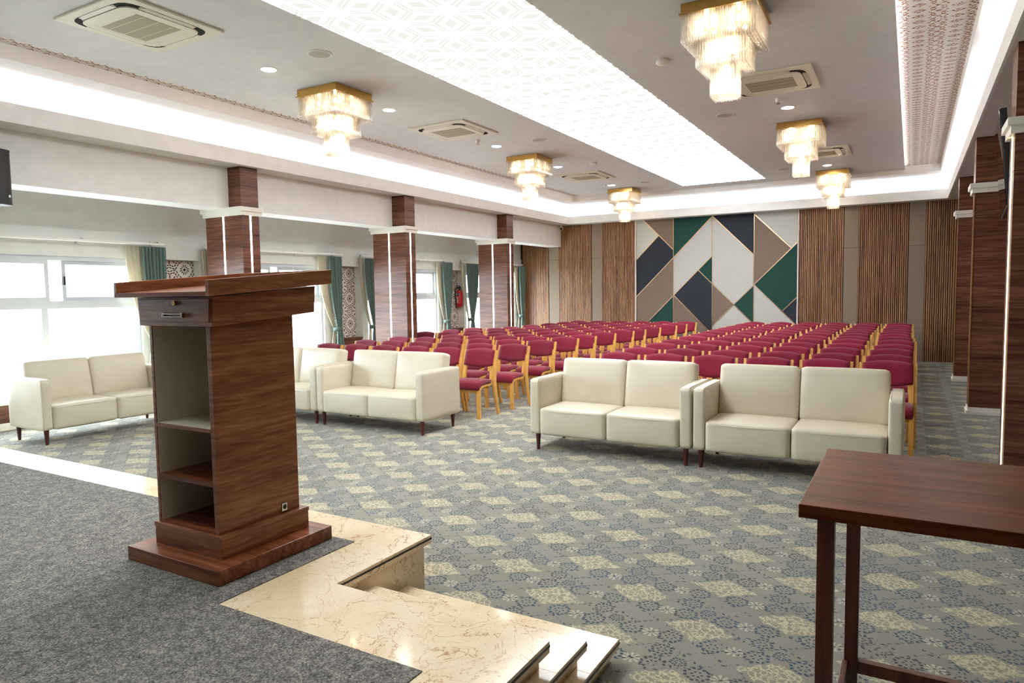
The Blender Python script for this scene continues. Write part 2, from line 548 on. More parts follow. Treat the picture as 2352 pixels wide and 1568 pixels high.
def carpet():
    m, nt, b = newmat('patterned_carpet')
    vec = coords(nt)
    x, y, z = xyz(nt, vec)
    A, B = 0.765, 0.515
    x0, y0 = -1.983, 3.415
    wob = (noise(nt, vec, 30, 2) - 0.5) * 0.03
    xx, yy = x - x0, y - y0
    def med_d(ox, oy):
        return (xx - ox).wrap(A).abs() / 0.178 + (yy - oy).wrap(B).abs() / 0.122
    d = xmin(med_d(0, 0), med_d(A / 2, B / 2)) + wob * 10.0 + (noise(nt, vec, 13, 1) - 0.5) * 0.55
    med = d.lt(0.95)
    # curling cream strokes inside each medallion
    vor = nt.nodes.new('ShaderNodeTexVoronoi'); vor.feature = 'DISTANCE_TO_EDGE'; vor.inputs['Scale'].default_value = 34
    cmb = nt.nodes.new('ShaderNodeCombineXYZ')
    nt.links.new((x + wob * 1.3).s, cmb.inputs[0]); nt.links.new((y - wob * 1.3).s, cmb.inputs[1])
    nt.links.new(cmb.outputs[0], vor.inputs['Vector'])
    stroke = X(vor.outputs['Distance']).lt(0.11)
    sp = noise(nt, vec, 90, 1).gt(0.40)
    cream = med * stroke * sp
    # rings of blue dashes on a fine lattice between the medallions
    def ringset(ox, oy, px, py, rad, lobes):
        u = (xx - ox + wob * 0.25).wrap(px); v = (yy - oy - wob * 0.25).wrap(py)
        r = xhyp(u, v * 1.1)
        ang = xatan2(v, u)
        lob = xsin(ang * lobes) * 0.0035
        dash = ((ang / (2 * PI) * 13 + wob * 6).fract()).lt(0.66)
        return xmax((r + lob - rad).abs().lt(0.0068) * dash, (r - rad * 0.42).abs().lt(0.006) * ((ang / (2 * PI) * 6 + 0.2).fract()).lt(0.45))
    nz = noise(nt, vec, 34, 2)
    ra = ringset(A / 8, B / 4, A / 4, B / 2, 0.05, 8)
    rb = ringset(A / 8 * 3, 0, A / 2, B / 2, 0.043, 6)
    rc = ringset(0, B / 8 * 2.9, A / 2, B / 2, 0.032, 5)
    gaps = noise(nt, vec, 5.3, 1).gt(0.36)
    blue = xmax(xmax(ra, rb), rc) * d.gt(1.0) * xmax(gaps, nz.gt(0.55))
    # linking dashes
    ln1 = ((xx * 0.56 + yy * 0.83 + wob * 0.5).wrap(0.107).abs()).lt(0.0065) * ((xx * 34).fract()).lt(0.5) * d.gt(1.1) * nz.gt(0.5)
    ln2 = ((xx * 0.56 - yy * 0.83 - wob * 0.6).wrap(0.107).abs()).lt(0.0065) * ((yy * 44 + xx * 7).fract()).lt(0.5) * d.gt(1.08) * nz.lt(0.52)
    blue = xmax(xmax(blue, ln1), ln2)
    # small cream blossoms half way between medallions
    bx_, by_ = (xx - A / 4).wrap(A / 2), (yy - B / 4).wrap(B / 2)
    f1 = xhyp(bx_, by_)
    an = xatan2(by_, bx_)
    blossom = f1.lt(0.042) * ((an / (2 * PI) * 8).fract()).lt(0.5) * f1.gt(0.008)
    big = noise(nt, vec, 1.3, 3)
    base = ramp(nt, big, [(0.3, '#7e7b71'), (0.7, '#8c897d')])
    tan = mixc(nt, med * 0.18, base, '#a69a7c')
    c1 = mixc(nt, cream * 0.72, tan, '#cbbf9d')
    c2 = mixc(nt, blossom * 0.6, c1, '#c9c1aa')
    bl = ramp(nt, noise(nt, vec, 1.7, 2), [(0.4, '#2f363b'), (0.6, '#27475f')])
    c3 = mixc(nt, blue * 0.92, c2, bl)
    fine = noise(nt, vec, 420, 2)
    c4 = mixc(nt, fine.gt(0.55) * 0.12, c3, '#6f6b60')
    nt.links.new(c4, b.inputs['Base Color'])
    bump(nt, b, fine, 0.4, 0.004)
    setv(b, rough=0.95, spec=0.1, sheen=0.15)
    return m
CARPET = carpet()
def stage_carpet():
    m, nt, b = newmat('grey_needle_felt')
    v = coords(nt)
    f = noise(nt, v, 130, 4, 0.75) * 0.8 + noise(nt, v, 22, 3) * 0.2
    nt.links.new(ramp(nt, f, [(0.38, '#403f3c'), (0.5, '#6e6c66'), (0.62, '#a5a298')]), b.inputs['Base Color'])
    bump(nt, b, f, 0.5, 0.004)
    setv(b, rough=0.95, spec=0.1)
    return m
FELTC = stage_carpet()
def marble():
    m, nt, b = newmat('cream_marble')
    v = coords(nt)
    base = ramp(nt, noise(nt, v, 2.6, 4), [(0.3, '#dfc9a2'), (0.7, '#efdfc0')])
    n1 = noise(nt, v, 3.2, 5, 0.6, 1.2)
    vein = (n1 - 0.5).abs().lt(0.006)
    n2 = noise(nt, v, 7.0, 4, 0.6, 1.6)
    vein2 = (n2 - 0.52).abs().lt(0.007)
    br = noise(nt, v, 4.0, 2)
    c = mixc(nt, vein * br * 1.1, base, '#a9703f')
    c = mixc(nt, vein2 * br * 0.7, c, '#b98a5a')
    nt.links.new(c, b.inputs['Base Color'])
    setv(b, rough=0.13, spec=0.5)
    return m
MARBLE = marble()
STRIPE = plain('black_inlay', '#1a1714', 0.3, 0.5)

# ------------------------------------------------------------------ the room shell
YF, YB = 17.17, -3.0           # far wall, wall behind the camera
XW, XR = -9.62, 2.7            # window wall, wall beyond the columns
ZS = 3.405                     # soffit
struct('floor', MB().box(XW - 0.4, XR + 0.2, YB - 0.2, YF + 0.2, -0.1, 0.0), CARPET)
struct('wall_far', MB().box(XW - 0.4, XR + 0.2, YF, YF + 0.2, 0, 4.4), SLATB)
struct('wall_right', MB().box(XR, XR + 0.2, YB, YF, 0, 4.4), DARKWALL)
struct('wall_back', MB().box(XW - 0.4, XR + 0.2, YB - 0.2, YB, 0, 4.4), DARKWALL)

# window wall: piers, lintel and low wall, with the niches cut between
WIN = [(-0.08, 2.35), (3.50, 5.93), (7.08, 9.51), (10.72, 13.15), (14.32, 16.75)]
NICHE = [(2.5, 3.32), (6.1, 6.92), (9.72, 10.55), (13.4, 14.22)]
ZW0, ZW1, ZN = 0.36, 2.17, 2.165
XO = XW - 0.22                 # outer face
ND = 0.20                      # niche depth
wl = MB()
edges = sorted([(a, b, 'w') for a, b in WIN] + [(a, b, 'n') for a, b in NICHE])
ycur = YB
for a, b, k in edges:
    wl.box(XO, XW, ycur, a, 0, ZW1)            # pier
    if k == 'w':
        wl.box(XO, XW, a, b, 0, ZW0 - 0.05)    # low wall
    else:
        wl.box(XO - 0.04, XW - ND, a, b, 0, ZW1)
    ycur = b
wl.box(XO, XW, ycur, YF, 0, ZW1)
wl.box(XO, XW, YB, YF, ZW1, 2.53)
wl.box(XO, XW - 0.02, YB, YF, 2.53, 3.45)
struct('wall_left', wl, CREAMW)
struct('ceiling_aisle', MB().box(XO, -8.3, YB, YF, ZS + 0.002, ZS + 0.05), SOFFIT)
struct('trim_1', MB().box(XW, XW + 0.012, YB, 6.0, 0.09, 0.31), WALNUT)
tr = MB()
for a, b in WIN: tr.box(XW - 0.2, XW + 0.03, a - 0.06, b + 0.06, 0.31, 0.36, 0.006)
struct('trim_2', tr, TRIMW)
struct('baseboard_left', MB().box(XW, XW + 0.018, YB, YF, 0, 0.09), TRIMW)

# beam over the window side columns
struct('trim_3', MB().box(-8.77, -8.345, YB, YF, 2.839, ZS + 0.02), WHITE)

# ceiling: soffit ring, fascia, cove, recess and hanging slab
FX0, FX1, FY1, FY0 = -7.97, 0.594, 16.81, -1.2      # fascia
OX0, OX1, OY1, OY0 = -8.17, 0.795, 17.01, -1.4      # back of the cove trough
RX0, RX1, RY1, RY0 = -7.49, 0.445, 16.17, -0.55     # recess
ZL, ZC, ZP, ZB = 3.60, 3.885, 4.03, 3.965           # lip, cove ceiling, papered recess, slab
SX0, SX1 = -7.14, -0.174
LX0, LX1, LY0, LY1 = -4.545, -2.765, 1.0, 15.65
slab = MB().box(SX0, LX0, RY0, RY1, ZB, ZB + 0.022).box(LX1, SX1, RY0, RY1, ZB, ZB + 0.022).box(LX0, LX1, RY0, LY0, ZB, ZB + 0.022).box(LX0, LX1, LY1, RY1, ZB, ZB + 0.022)
ceil = struct('ceiling', slab, SLABM)
sf = MB()
sf.box(-8.35, FX0 - 0.002, YB, YF, ZS, ZS + 0.03); sf.box(FX1 + 0.002, XR, YB, YF, ZS, ZS + 0.03)
sf.box(FX0 - 0.002, FX1 + 0.002, FY1 + 0.002, YF, ZS, ZS + 0.03); sf.box(FX0 - 0.002, FX1 + 0.002, YB, FY0 - 0.002, ZS, ZS + 0.03)
struct('soffit', sf, SOFFIT, ceil)
fa = MB(); t = 0.025
fa.box(FX0 - t, FX0, FY0 - t, FY1 + t, ZS - 0.001, ZL); fa.box(FX1, FX1 + t, FY0 - t, FY1 + t, ZS - 0.001, ZL)
fa.box(FX0, FX1, FY1, FY1 + t, ZS - 0.001, ZL); fa.box(FX0, FX1, FY0 - t, FY0, ZS - 0.001, ZL)
struct('cove_fascia', fa, WHITE, ceil)
cv = MB()
ZT = ZS + 0.03
cv.box(OX0 - 0.05, OX0, OY0, OY1, ZT, ZC); cv.box(OX1, OX1 + 0.05, OY0, OY1, ZT, ZC)
cv.box(OX0, OX1, OY1, OY1 + 0.05, ZT, ZC); cv.box(OX0, OX1, OY0 - 0.05, OY0, ZT, ZC)
cv.box(OX0 - 0.05, RX0 - 0.03, OY0 - 0.05, OY1 + 0.05, ZC, ZC + 0.03); cv.box(RX1 + 0.03, OX1 + 0.05, OY0 - 0.05, OY1 + 0.05, ZC, ZC + 0.03)
cv.box(RX0 - 0.03, RX1 + 0.03, RY1 + 0.03, OY1 + 0.05, ZC, ZC + 0.03); cv.box(RX0 - 0.03, RX1 + 0.03, OY0 - 0.05, RY0 - 0.03, ZC, ZC + 0.03)
cv.box(RX0 - 0.03, RX0, RY0 - 0.03, RY1 + 0.03, ZC, ZP + 0.03); cv.box(RX1, RX1 + 0.03, RY0 - 0.03, RY1 + 0.03, ZC, ZP + 0.03)
cv.box(RX0, RX1, RY1, RY1 + 0.03, ZC, ZP + 0.03); cv.box(RX0, RX1, RY0 - 0.03, RY0, ZC, ZP + 0.03)
struct('cove', cv, COVEW, ceil)
struct('recess_wallpaper', MB().box(RX0, RX1, RY0, RY1, ZP, ZP + 0.03), PAPER, ceil)
# LED strips lying in the trough and on the slab
ls = MB()
ls.box(FX0 - 0.13, FX0 - 0.07, FY0, FY1, ZS + 0.03, ZS + 0.045)
for a, b in ((FY0, 7.55), (8.15, FY1)): ls.box(FX1 + 0.07, FX1 + 0.13, a, b, ZS + 0.03, ZS + 0.045)
ls.box(FX0, FX1, FY1 + 0.07, FY1 + 0.13, ZS + 0.03, ZS + 0.045)
obj('cove_light_strip', ls, LEDW, ceil)
le = MB()
le.box(SX1 - 0.05, SX1 - 0.02, RY0, RY1 - 0.15, ZB + 0.022, ZB + 0.03)
le.box(SX0 + 0.02, SX0 + 0.05, RY0, RY1 - 0.15, ZB + 0.022, ZB + 0.03)
obj('edge_light_strip', le, LEDE, ceil)
# roof above everything
struct('ceiling_upper', MB().box(XW - 0.4, XR + 0.2, YB - 0.2, YF + 0.2, 4.4, 4.5), SOFFIT)

# back-lit printed panel
lp = tag(obj('light_panel', MB().box(LX0 + 0.001, LX1 - 0.001, LY0 + 0.001, LY1 - 0.001, ZB - 0.004, ZB + 0.01), PANELM), 'long glowing ceiling panel printed with pale geometric lines', 'light panel')

# ------------------------------------------------------------------ windows and daylight
def window(n, a, b):
    fr = MB(); t = 0.05; x0, x1 = XW - 0.13, XW - 0.05
    fr.box(x0, x1, a, a + t, ZW0, ZW1); fr.box(x0, x1, b - t, b, ZW0, ZW1)
    fr.box(x0, x1, a + t, b - t, ZW0, ZW0 + t); fr.box(x0, x1, a + t, b - t, ZW1 - 0.06, ZW1)
    fr.box(x0, x1, a + t, b - t, 1.48, 1.58)
    m = (a + b) / 2 - 0.05
    fr.box(x0, x1, m - 0.04, m + 0.04, ZW0 + t, 1.48)
    w = struct('window_%d' % n, fr, ALU)
    for (p, q, xx) in ((a + t, m + 0.07, x1 - 0.02), (m + 0.02 - 0.0, b - t, x0 + 0.02)):
        s = MB(); e = 0.05
        if xx == x0 + 0.02: p = m + 0.25
        s.box(xx - 0.02, xx + 0.02, p, p + e, 1.58, ZW1 - 0.06); s.box(xx - 0.02, xx + 0.02, q - e, q, 1.58, ZW1 - 0.06)
        s.box(xx - 0.02, xx + 0.02, p + e, q - e, 1.58, 1.58 + e); s.box(xx - 0.02, xx + 0.02, p + e, q - e, ZW1 - 0.06 - e, ZW1 - 0.06)
        so = obj('sash', s, ALU, w)
    obj('sash_handle', MB().box(x0 + 0.04, x0 + 0.06, m + 0.26, m + 0.285, 1.79, 1.90), BLACKP, w)
    obj('pane', MB().box(x0 + 0.035, x0 + 0.041, a + t, b - t, ZW0 + t, ZW1 - 0.06), GLASS, w)
    L = bpy.data.lights.new('window_portal', 'AREA'); L.shape = 'RECTANGLE'; L.size = b - a; L.size_y = ZW1 - ZW0
    L.cycles.is_portal = True
    o = bpy.data.objects.new('window_portal', L); C.objects.link(o)
    o.location = (XO - 0.01, (a + b) / 2, (ZW0 + ZW1) / 2)
    o.rotation_euler = (0, -PI / 2, 0)
    return w
for i, (a, b) in enumerate(WIN): window(i + 1, a, b)

# ------------------------------------------------------------------ niches: star lattice, low cabinet
NAMES = ['nearest the stage', 'between the first two windows in view', 'beside the second column', 'behind the fire extinguisher']
for i, (a, b) in enumerate(NICHE):
    if i == 0: continue
    tag(obj('lattice_panel', MB().box(0, 0.02, a - (a + b) / 2, b - (a + b) / 2 - 0.0, -0.78, ZN - 0.78 - 0.005), JAALI, loc=(XW - ND, (a + b) / 2, 0.78)),
        'white niche panel with dark twelve-point star pattern, ' + NAMES[i], 'wall panel', 'star lattice panels in the niches')
    c = thing('low_cabinet', 'low brown cabinet filling the foot of the niche ' + NAMES[i], 'cabinet', (XW - ND + 0.02, (a + b) / 2, 0), 0, 'low cabinets in the wall niches')
    h = (b - a) / 2 - 0.004
    obj('body', MB().box(0, ND - 0.05, -h, h, 0, 0.72), COLWOOD, c)
    obj('cabinet_top', MB().box(0, ND - 0.02, -h, h, 0.72, 0.755, 0.003), COLWOOD, c)

# ------------------------------------------------------------------ columns
def column(x0, x1, y0, y1, wx0, label, group, faces, led, sgn):
    """x0..x1 lower shaft, wx0..: upper shaft start; faces: which sides carry an LED line"""
    cx, cyy = (x0 + x1) / 2, (y0 + y1) / 2
    t = thing('column', label, 'column', (cx, cyy, 0), 0, group, 'thing')
    hx, hy = (x1 - x0) / 2, (y1 - y0) / 2
    obj('shaft', MB().box(-hx, hx, -hy, hy, 0.09, 2.745), COLWOOD, t)
    ux0, ux1 = wx0
    obj('upper_shaft', MB().box(ux0 - cx, ux1 - cx, -hy, hy, 2.85, ZS - 0.001), COLWOOD, t)
    cp = MB().box(-hx - 0.03, hx + 0.03, -hy - 0.03, hy + 0.03, 2.735, 2.79).box(-hx - 0.055, hx + 0.055, -hy - 0.055, hy + 0.055, 2.79, 2.85, 0.004)
    obj('capital', cp, CAPW, t)
    obj('plinth', MB().box(-hx - 0.025, hx + 0.025, -hy - 0.025, hy + 0.025, 0, 0.05, 0.003).box(-hx - 0.01, hx + 0.01, -hy - 0.01, hy + 0.01, 0.05, 0.095), CAPW, t)
    w = 0.013
    if 'y' in faces: obj('light_strip', MB().box(-w, w, -hy - 0.004, -hy + 0.002, 0.1, 2.735), led, t)
    if 'x' in faces:
        xs = hx if sgn > 0 else -hx
        obj('light_strip', MB().box(xs - 0.004, xs + 0.004, -w, w, 0.1, 2.735), led, t)
    if 'e' in faces:
        xs = -hx
        for s in (-1,):
            obj('gold_edge', MB().box(xs - 0.006, xs + 0.004, s * hy - 0.006, s * hy + 0.004, 0.1, 2.735), GOLD, t)
    sm = MB()
    sm.box(-hx - 0.001, hx + 0.001, -hy - 0.001, hy + 0.001, 2.46, 2.464)
    obj('panel_joint', sm, DARKG, t)
    return t
G1 = 'walnut columns along the window side'
column(-8.86, -8.088, 6.49, 6.785, (-8.78, -8.088), 'walnut column with two white light lines, behind the lectern', G1, 'xy', LEDC, 1)
column(-8.82, -8.05, 10.025, 10.32, (-8.78, -8.05), 'walnut column with two white light lines, beside the seat rows, second from the stage', G1, 'xy', LEDC, 1)
column(-8.87, -8.09, 13.765, 14.06, (-8.78, -8.09), 'walnut column with two white light lines, nearest the slatted far wall', G1, 'xy', LEDC, 1)
G2 = 'dark columns along the aisle side'
column(0.645, 1.42, 6.44, 6.75, (0.645, 1.42), 'dark walnut column with glowing edge line, beside the table', G2, 'x', LEDG, -1)
column(0.645, 1.42, 10.23, 10.53, (0.645, 1.42), 'dark walnut column with thin gold corner line, middle of the aisle row', G2, 'e', GOLD, -1)
column(0.645, 1.42, 13.72, 14.02, (0.645, 1.42), 'dark walnut column with thin gold corner line, nearest the far wall', G2, 'e', GOLD, -1)

# ------------------------------------------------------------------ far wall cladding
def slat_panel(xa, xb, label, z1=ZS):
    cx = (xa + xb) / 2
    t = thing('slat_panel', label, 'wall panel', (cx, YF, 0), 0, 'slatted wood panels on the far wall')
    mb = MB(); n = max(1, round((xb - xa) / 0.039)); p = (xb - xa) / n
    for i in range(n):
        w = p * (0.62 if i % 2 else 0.54)
        for z0, z2 in ((0.0, 2.488), (2.492, z1)):
            mb.box(xa - cx + i * p + 0.004, xa - cx + i * p + 0.004 + w, -0.040, -0.0125, z0, z2)
    obj('slats', mb, SLAT1, t)
    obj('backing', MB().box(xa - cx, xb - cx, -0.012, -0.001, 0, z1), SLATB, t)
    return t
def felt_panel(xa, xb, label):
    t = thing('felt_panel', label, 'wall panel', ((xa + xb) / 2, YF, 0), 0, 'plain felt panels on the far wall')
    h = (xb - xa) / 2
    obj('lower_sheet', MB().box(-h + 0.003, h - 0.003, -0.022, -0.001, 0, 2.488, 0.003), FELT, t)
    obj('upper_sheet', MB().box(-h + 0.003, h - 0.003, -0.022, -0.001, 2.493, ZS, 0.003), FELT, t)
slat_panel(-9.56, -8.74, 'slatted wood wall panel in the corner behind the curtain')
felt_panel(-8.74, -8.44, 'plain taupe wall strip under the end of the white beam')
slat_panel(-8.44, -7.45, 'slatted wood wall panel below the security camera')
felt_panel(-7.45, -7.15, 'plain taupe wall strip between two slatted panels on the window side of the mural')
slat_panel(-7.15, -6.22, 'slatted wood wall panel touching the mural on its window side')
slat_panel(-2.28, -1.34, 'slatted wood wall panel touching the mural on its aisle side')
felt_panel(-1.34, -1.04, 'plain taupe wall strip nearer the mural, aisle side')
slat_panel(-1.04, -0.08, 'slatted wood wall panel between two plain taupe strips, behind the aisle-side chairs')
felt_panel(-0.08, 0.23, 'plain taupe wall strip beside the aisle, farther from the mural')
slat_panel(0.23, 2.65, 'dark slatted wood wall panel at the end of the column aisle')

def clip(poly, fn):
    out = []
    for i, p in enumerate(poly):
        q = poly[(i + 1) % len(poly)]
        a, b = fn(p), fn(q)
        if a >= 0: out.append(p)
        if (a >= 0) != (b >= 0):
            t = a / (a - b)
            out.append((p[0] + (q[0] - p[0]) * t, p[1] + (q[1] - p[1]) * t))
    return out
def s_ge(k): return lambda p: p[0] + p[1] - k
def s_le(k): return lambda p: k - p[0] - p[1]
def d_ge(k): return lambda p: p[1] - p[0] - k
def d_le(k): return lambda p: k - p[1] + p[0]
ART = [
 ((-6.20, -5.22), [('taupe', [s_ge(-2.59)]), ('white', [s_le(-2.59), d_ge(8.595)]), ('navy', [s_le(-2.59), d_ge(7.64), d_le(8.595)]),
                   ('taupe', [d_ge(6.685), d_le(7.64)]), ('green', [d_le(6.685)])],
  [('s', -2.59, []), ('d', 8.595, [s_le(-2.59)]), ('d', 7.64, []), ('d', 6.685, [])]),
 ((-5.22, -4.25), [('green', [d_ge(7.64)]), ('white', [d_ge(6.685), d_le(7.64)]), ('green', [s_ge(-2.49), d_le(6.685)]),
                   ('navy', [s_ge(-3.72), s_le(-2.49), d_le(6.685)]), ('taupe', [s_le(-3.72), d_le(6.685)])],
  [('d', 7.64, []), ('d', 6.685, []), ('s', -2.49, [d_le(6.685)]), ('s', -3.72, [d_le(6.685)])]),
 ((-4.25, -3.27), [('navy', [s_ge(-0.85)]), ('white', [s_le(-0.85), s_ge(-2.49), d_ge(4.96)]), ('taupe', [s_le(-2.49), d_ge(4.96)]),
                   ('green', [s_ge(-2.49), d_le(4.96)]), ('white', [s_le(-2.49), d_le(4.96)])],
  [('s', -0.85, []), ('s', -2.49, []), ('d', 4.96, [])]),
 ((-3.27, -2.30), [('white', [s_ge(0.11), d_ge(4.97)]), ('taupe', [s_le(0.11), d_ge(4.97)]), ('green', [d_le(4.97), s_ge(-1.545), d_ge(3.70)]),
                   ('navy', [s_ge(-1.545), d_le(3.70)]), ('white', [s_le(-1.545), d_le(4.97)])],
  [('s', 0.11, [d_ge(4.97)]), ('d', 4.97, []), ('s', -1.545, [d_le(4.97)]), ('d', 3.70, [s_ge(-1.545)])]),
]
AM = dict(white=A_WHITE, taupe=A_TAUPE, navy=A_NAVY, green=A_GREEN)
AL = ['geometric mural panel with one large navy band, at the window end of the mural',
      'geometric mural panel with green corner above a slanting white band',
      'geometric mural panel with tall pointed white shape under a navy corner',
      'geometric mural panel with large green shape, at the aisle end of the mural']
for (rng, tiles, lines), lab in zip(ART, AL):
    xa, xb = rng
    cx = (xa + xb) / 2
    t = thing('geometric_wall_art', lab, 'wall panel', (cx, YF, 0), 0, 'geometric mural panels on the far wall')
    rect = [(xa + 0.008, 0.0), (xb - 0.008, 0.0), (xb - 0.008, ZS), (xa + 0.008, ZS)]
    for col, cons in tiles:
        p = rect
        for f in cons: p = clip(p, f)
        if len(p) < 3: continue
        o = obj('tile', MB().prism([(u - cx, v) for u, v in p], 'y', -0.028, -0.001), AM[col], t)
        o['label'] = {'white': 'off-white fabric tile', 'taupe': 'taupe fabric tile', 'navy': 'navy fabric tile', 'green': 'dark green fabric tile'}[col]
    g = MB()
    for typ, k, cons in lines:
        w = 0.014
        p = rect
        fs = (s_ge(k - w), s_le(k + w)) if typ == 's' else (d_ge(k - w), d_le(k + w))
        for f in fs: p = clip(p, f)
        for f in cons: p = clip(p, f)
        if len(p) >= 3: g.prism([(u - cx, v) for u, v in p], 'y', -0.036, -0.0275)
    g.box(xa - cx, xa - cx + 0.012, -0.036, -0.001, 0, ZS)
    if xb > -2.4: pass
    obj('metal_trim', g, TRIMG if xa > -6.1 else TRIMG, t)
for x in (-6.2105, -2.2895):
    tag(obj('mural_edge_strip', MB().box(-0.0095, 0.0095, -0.045, -0.001, 0, ZS), TRIMW, loc=(x, YF, 0)),
        'white vertical edge strip on the %s end of the mural' % ('window' if x < -4 else 'aisle'), 'edge strip', 'white edge strips of the mural')

# ------------------------------------------------------------------ curtains
def curtain_mesh(yt0, yt1, yc, wt, yb0, yb1, ztop, ztie, npl, amp, x0, nz=36, nu=None):
    """gathered cloth: yt at the track, squeezed to width wt round yc at ztie, spreading to yb at the floor"""
    nu = nu or npl * 8
    bm = MB(); rows = []
    for j in range(nz + 1):
        z = ztop + (0.02 - ztop) * j / nz
        if z >= ztie:
            f = (ztop - z) / (ztop - ztie)
            f = f ** 2.2
            a = yt0 + (yc - wt / 2 - yt0) * f; b = yt1 + (yc + wt / 2 - yt1) * f
            q = 1 - 0.65 * f
        else:
            f = min(1, (ztie - z) / (ztie - 0.02)); g = math.sin(f * PI / 2) ** 0.8
            a = yc - wt / 2 + (yb0 - yc + wt / 2) * g; b = yc + wt / 2 + (yb1 - yc - wt / 2) * g
            q = 0.35 + 0.65 * g
        row = []
        for i in range(nu + 1):
            u = i / nu
            ph = u * npl * 2 * PI
            x = x0 + amp * q * math.sin(ph) + amp * 0.3 * math.sin(ph * 0.37 + j * 0.05)
            row.append(bm.bm.verts.new((x, a + (b - a) * u, z)))
        rows.append(row)
    for r, s in zip(rows, rows[1:]):
        for i in range(nu): bm.bm.faces.new((r[i], r[i + 1], s[i + 1], s[i]))
    return bm
def solid(o, th=0.004):
    m = o.modifiers.new('thickness', 'SOLIDIFY'); m.thickness = th; m.offset = 0
    return o
XCU = -9.47
def curtain_pair(cy0, cy1, gy0, gy1, tie, where, flip):
    q = 0.9845
    cy0, cy1, gy0, gy1, tie = [v * q for v in (cy0, cy1, gy0, gy1, tie)]
    ztop, ztie = 2.335, 0.955
    wid = 0.13
    if flip:   # drawn to the far jamb: cream towards the window
        c = curtain_mesh(cy0, cy1 + 0.03, tie - 0.05, 0.07, tie - 0.2, tie - 0.03, ztop, ztie, 4, 0.018, XCU - 0.078)
    else:
        c = curtain_mesh(cy0, cy1 + 0.04, tie - 0.06, 0.06, tie - 0.16, tie - 0.02, ztop, ztie, 3, 0.018, XCU - 0.078)
    t = thing('curtain', 'sage green curtain with cream lining, tied back ' + where, 'curtain', (XCU, tie, 0), 0, 'curtains at the windows')
    inv = Matrix.Translation((-XCU, -tie, 0))
    bmesh.ops.transform(c.bm, matrix=inv, verts=c.bm.verts[:])
    o = solid(obj('cream_lining', c, CREAMC, t, smooth='all')); o['label'] = 'cream lining cloth'
    g = curtain_mesh(gy0, gy1, tie, wid, tie - 0.12, tie + 0.16, ztop, ztie, 7, 0.03, XCU + 0.0)
    bmesh.ops.transform(g.bm, matrix=inv, verts=g.bm.verts[:])
    o = solid(obj('green_drape', g, GREENC, t, smooth='all')); o['label'] = 'sage green cloth'
    tb = MB()
    N = 24; pts = []
    for k in range(N + 1):
        a = 2 * PI * k / N
        pts.append((XCU - 0.03 + 0.075 * math.cos(a), tie - 0.015 + 0.105 * math.sin(a), ztie + 0.015 * math.cos(a)))
    for (a, b) in zip(pts, pts[1:]):
        v = [tb.bm.verts.new((p[0], p[1], p[2] + dz)) for p in (a, b) for dz in (-0.035, 0.035)]
        tb.bm.faces.new((v[0], v[2], v[3], v[1]))
    bmesh.ops.remove_doubles(tb.bm, verts=tb.bm.verts[:], dist=1e-4)
    bmesh.ops.transform(tb.bm, matrix=inv, verts=tb.bm.verts[:])
    solid(obj('tieback', tb, GREENC, t, smooth='all'), 0.006)
curtain_pair(5.77, 5.98, 5.97, 6.35, 6.2, 'just behind the lectern, by the nearest window', True)
curtain_pair(7.0, 7.07, 7.06, 7.40, 7.3, 'half hidden by the column behind the lectern', False)
curtain_pair(9.44, 9.66, 9.65, 10.01, 9.90, 'beside the tall star lattice strip', True)
curtain_pair(10.59, 10.67, 10.66, 11.05, 10.93, 'half hidden by the second column', False)
curtain_pair(13.20, 13.34, 13.34, 13.75, 13.55, 'on the window side of the fire extinguisher', True)
curtain_pair(14.24, 14.37, 14.36, 14.92, 14.60, 'between the fire extinguisher and the third column', False)
curtain_pair(16.9, 17.03, 17.02, 17.37, 17.2, 'in the corner against the slatted wall', True)
for k, (a, b, wh) in enumerate([(2.9, 6.32, 'above the nearest window, over the lectern'), (7.0, 10.02, 'above the window behind the first column'), (10.58, 13.72, 'above the window between second and third columns'), (14.2, 17.2, 'above the window nearest the slatted wall')]):
    a *= 0.9845; b *= 0.9845
    t = thing('curtain_track', 'white curtain track ' + wh, 'curtain track', (XCU, (a + b) / 2, 2.37), 0, 'curtain tracks over the windows')
    h = (b - a) / 2
    obj('rail', MB().box(-0.03, 0.03, -h, h, -0.012, 0.022, 0.004), TRIMW, t)
    n = 4
    for i in range(n):
        y = -h + 0.12 + (2 * h - 0.24) * i / (n - 1)
        obj('bracket', MB().box(XW - XCU, 0.03, y - 0.012, y + 0.012, 0.022, 0.032).box(XW - XCU, XW - XCU + 0.008, y - 0.012, y + 0.012, -0.03, 0.04), CHROME, t)

# ------------------------------------------------------------------ stage, marble edge and steps
ZST = 0.30
SXL, SXN, SXE = XW + 0.05, -2.222, -1.142      # left end, notch side, right end
SYF, SYN, SYC, SYI = 2.926, 2.214, 2.647, 1.817
SYB = YB + 0.05
st = thing('stage', 'raised stage with grey carpet and cream marble edge', 'stage', (0, 0, 0), 0, None, 'thing')
bd = MB(); ov = 0.03
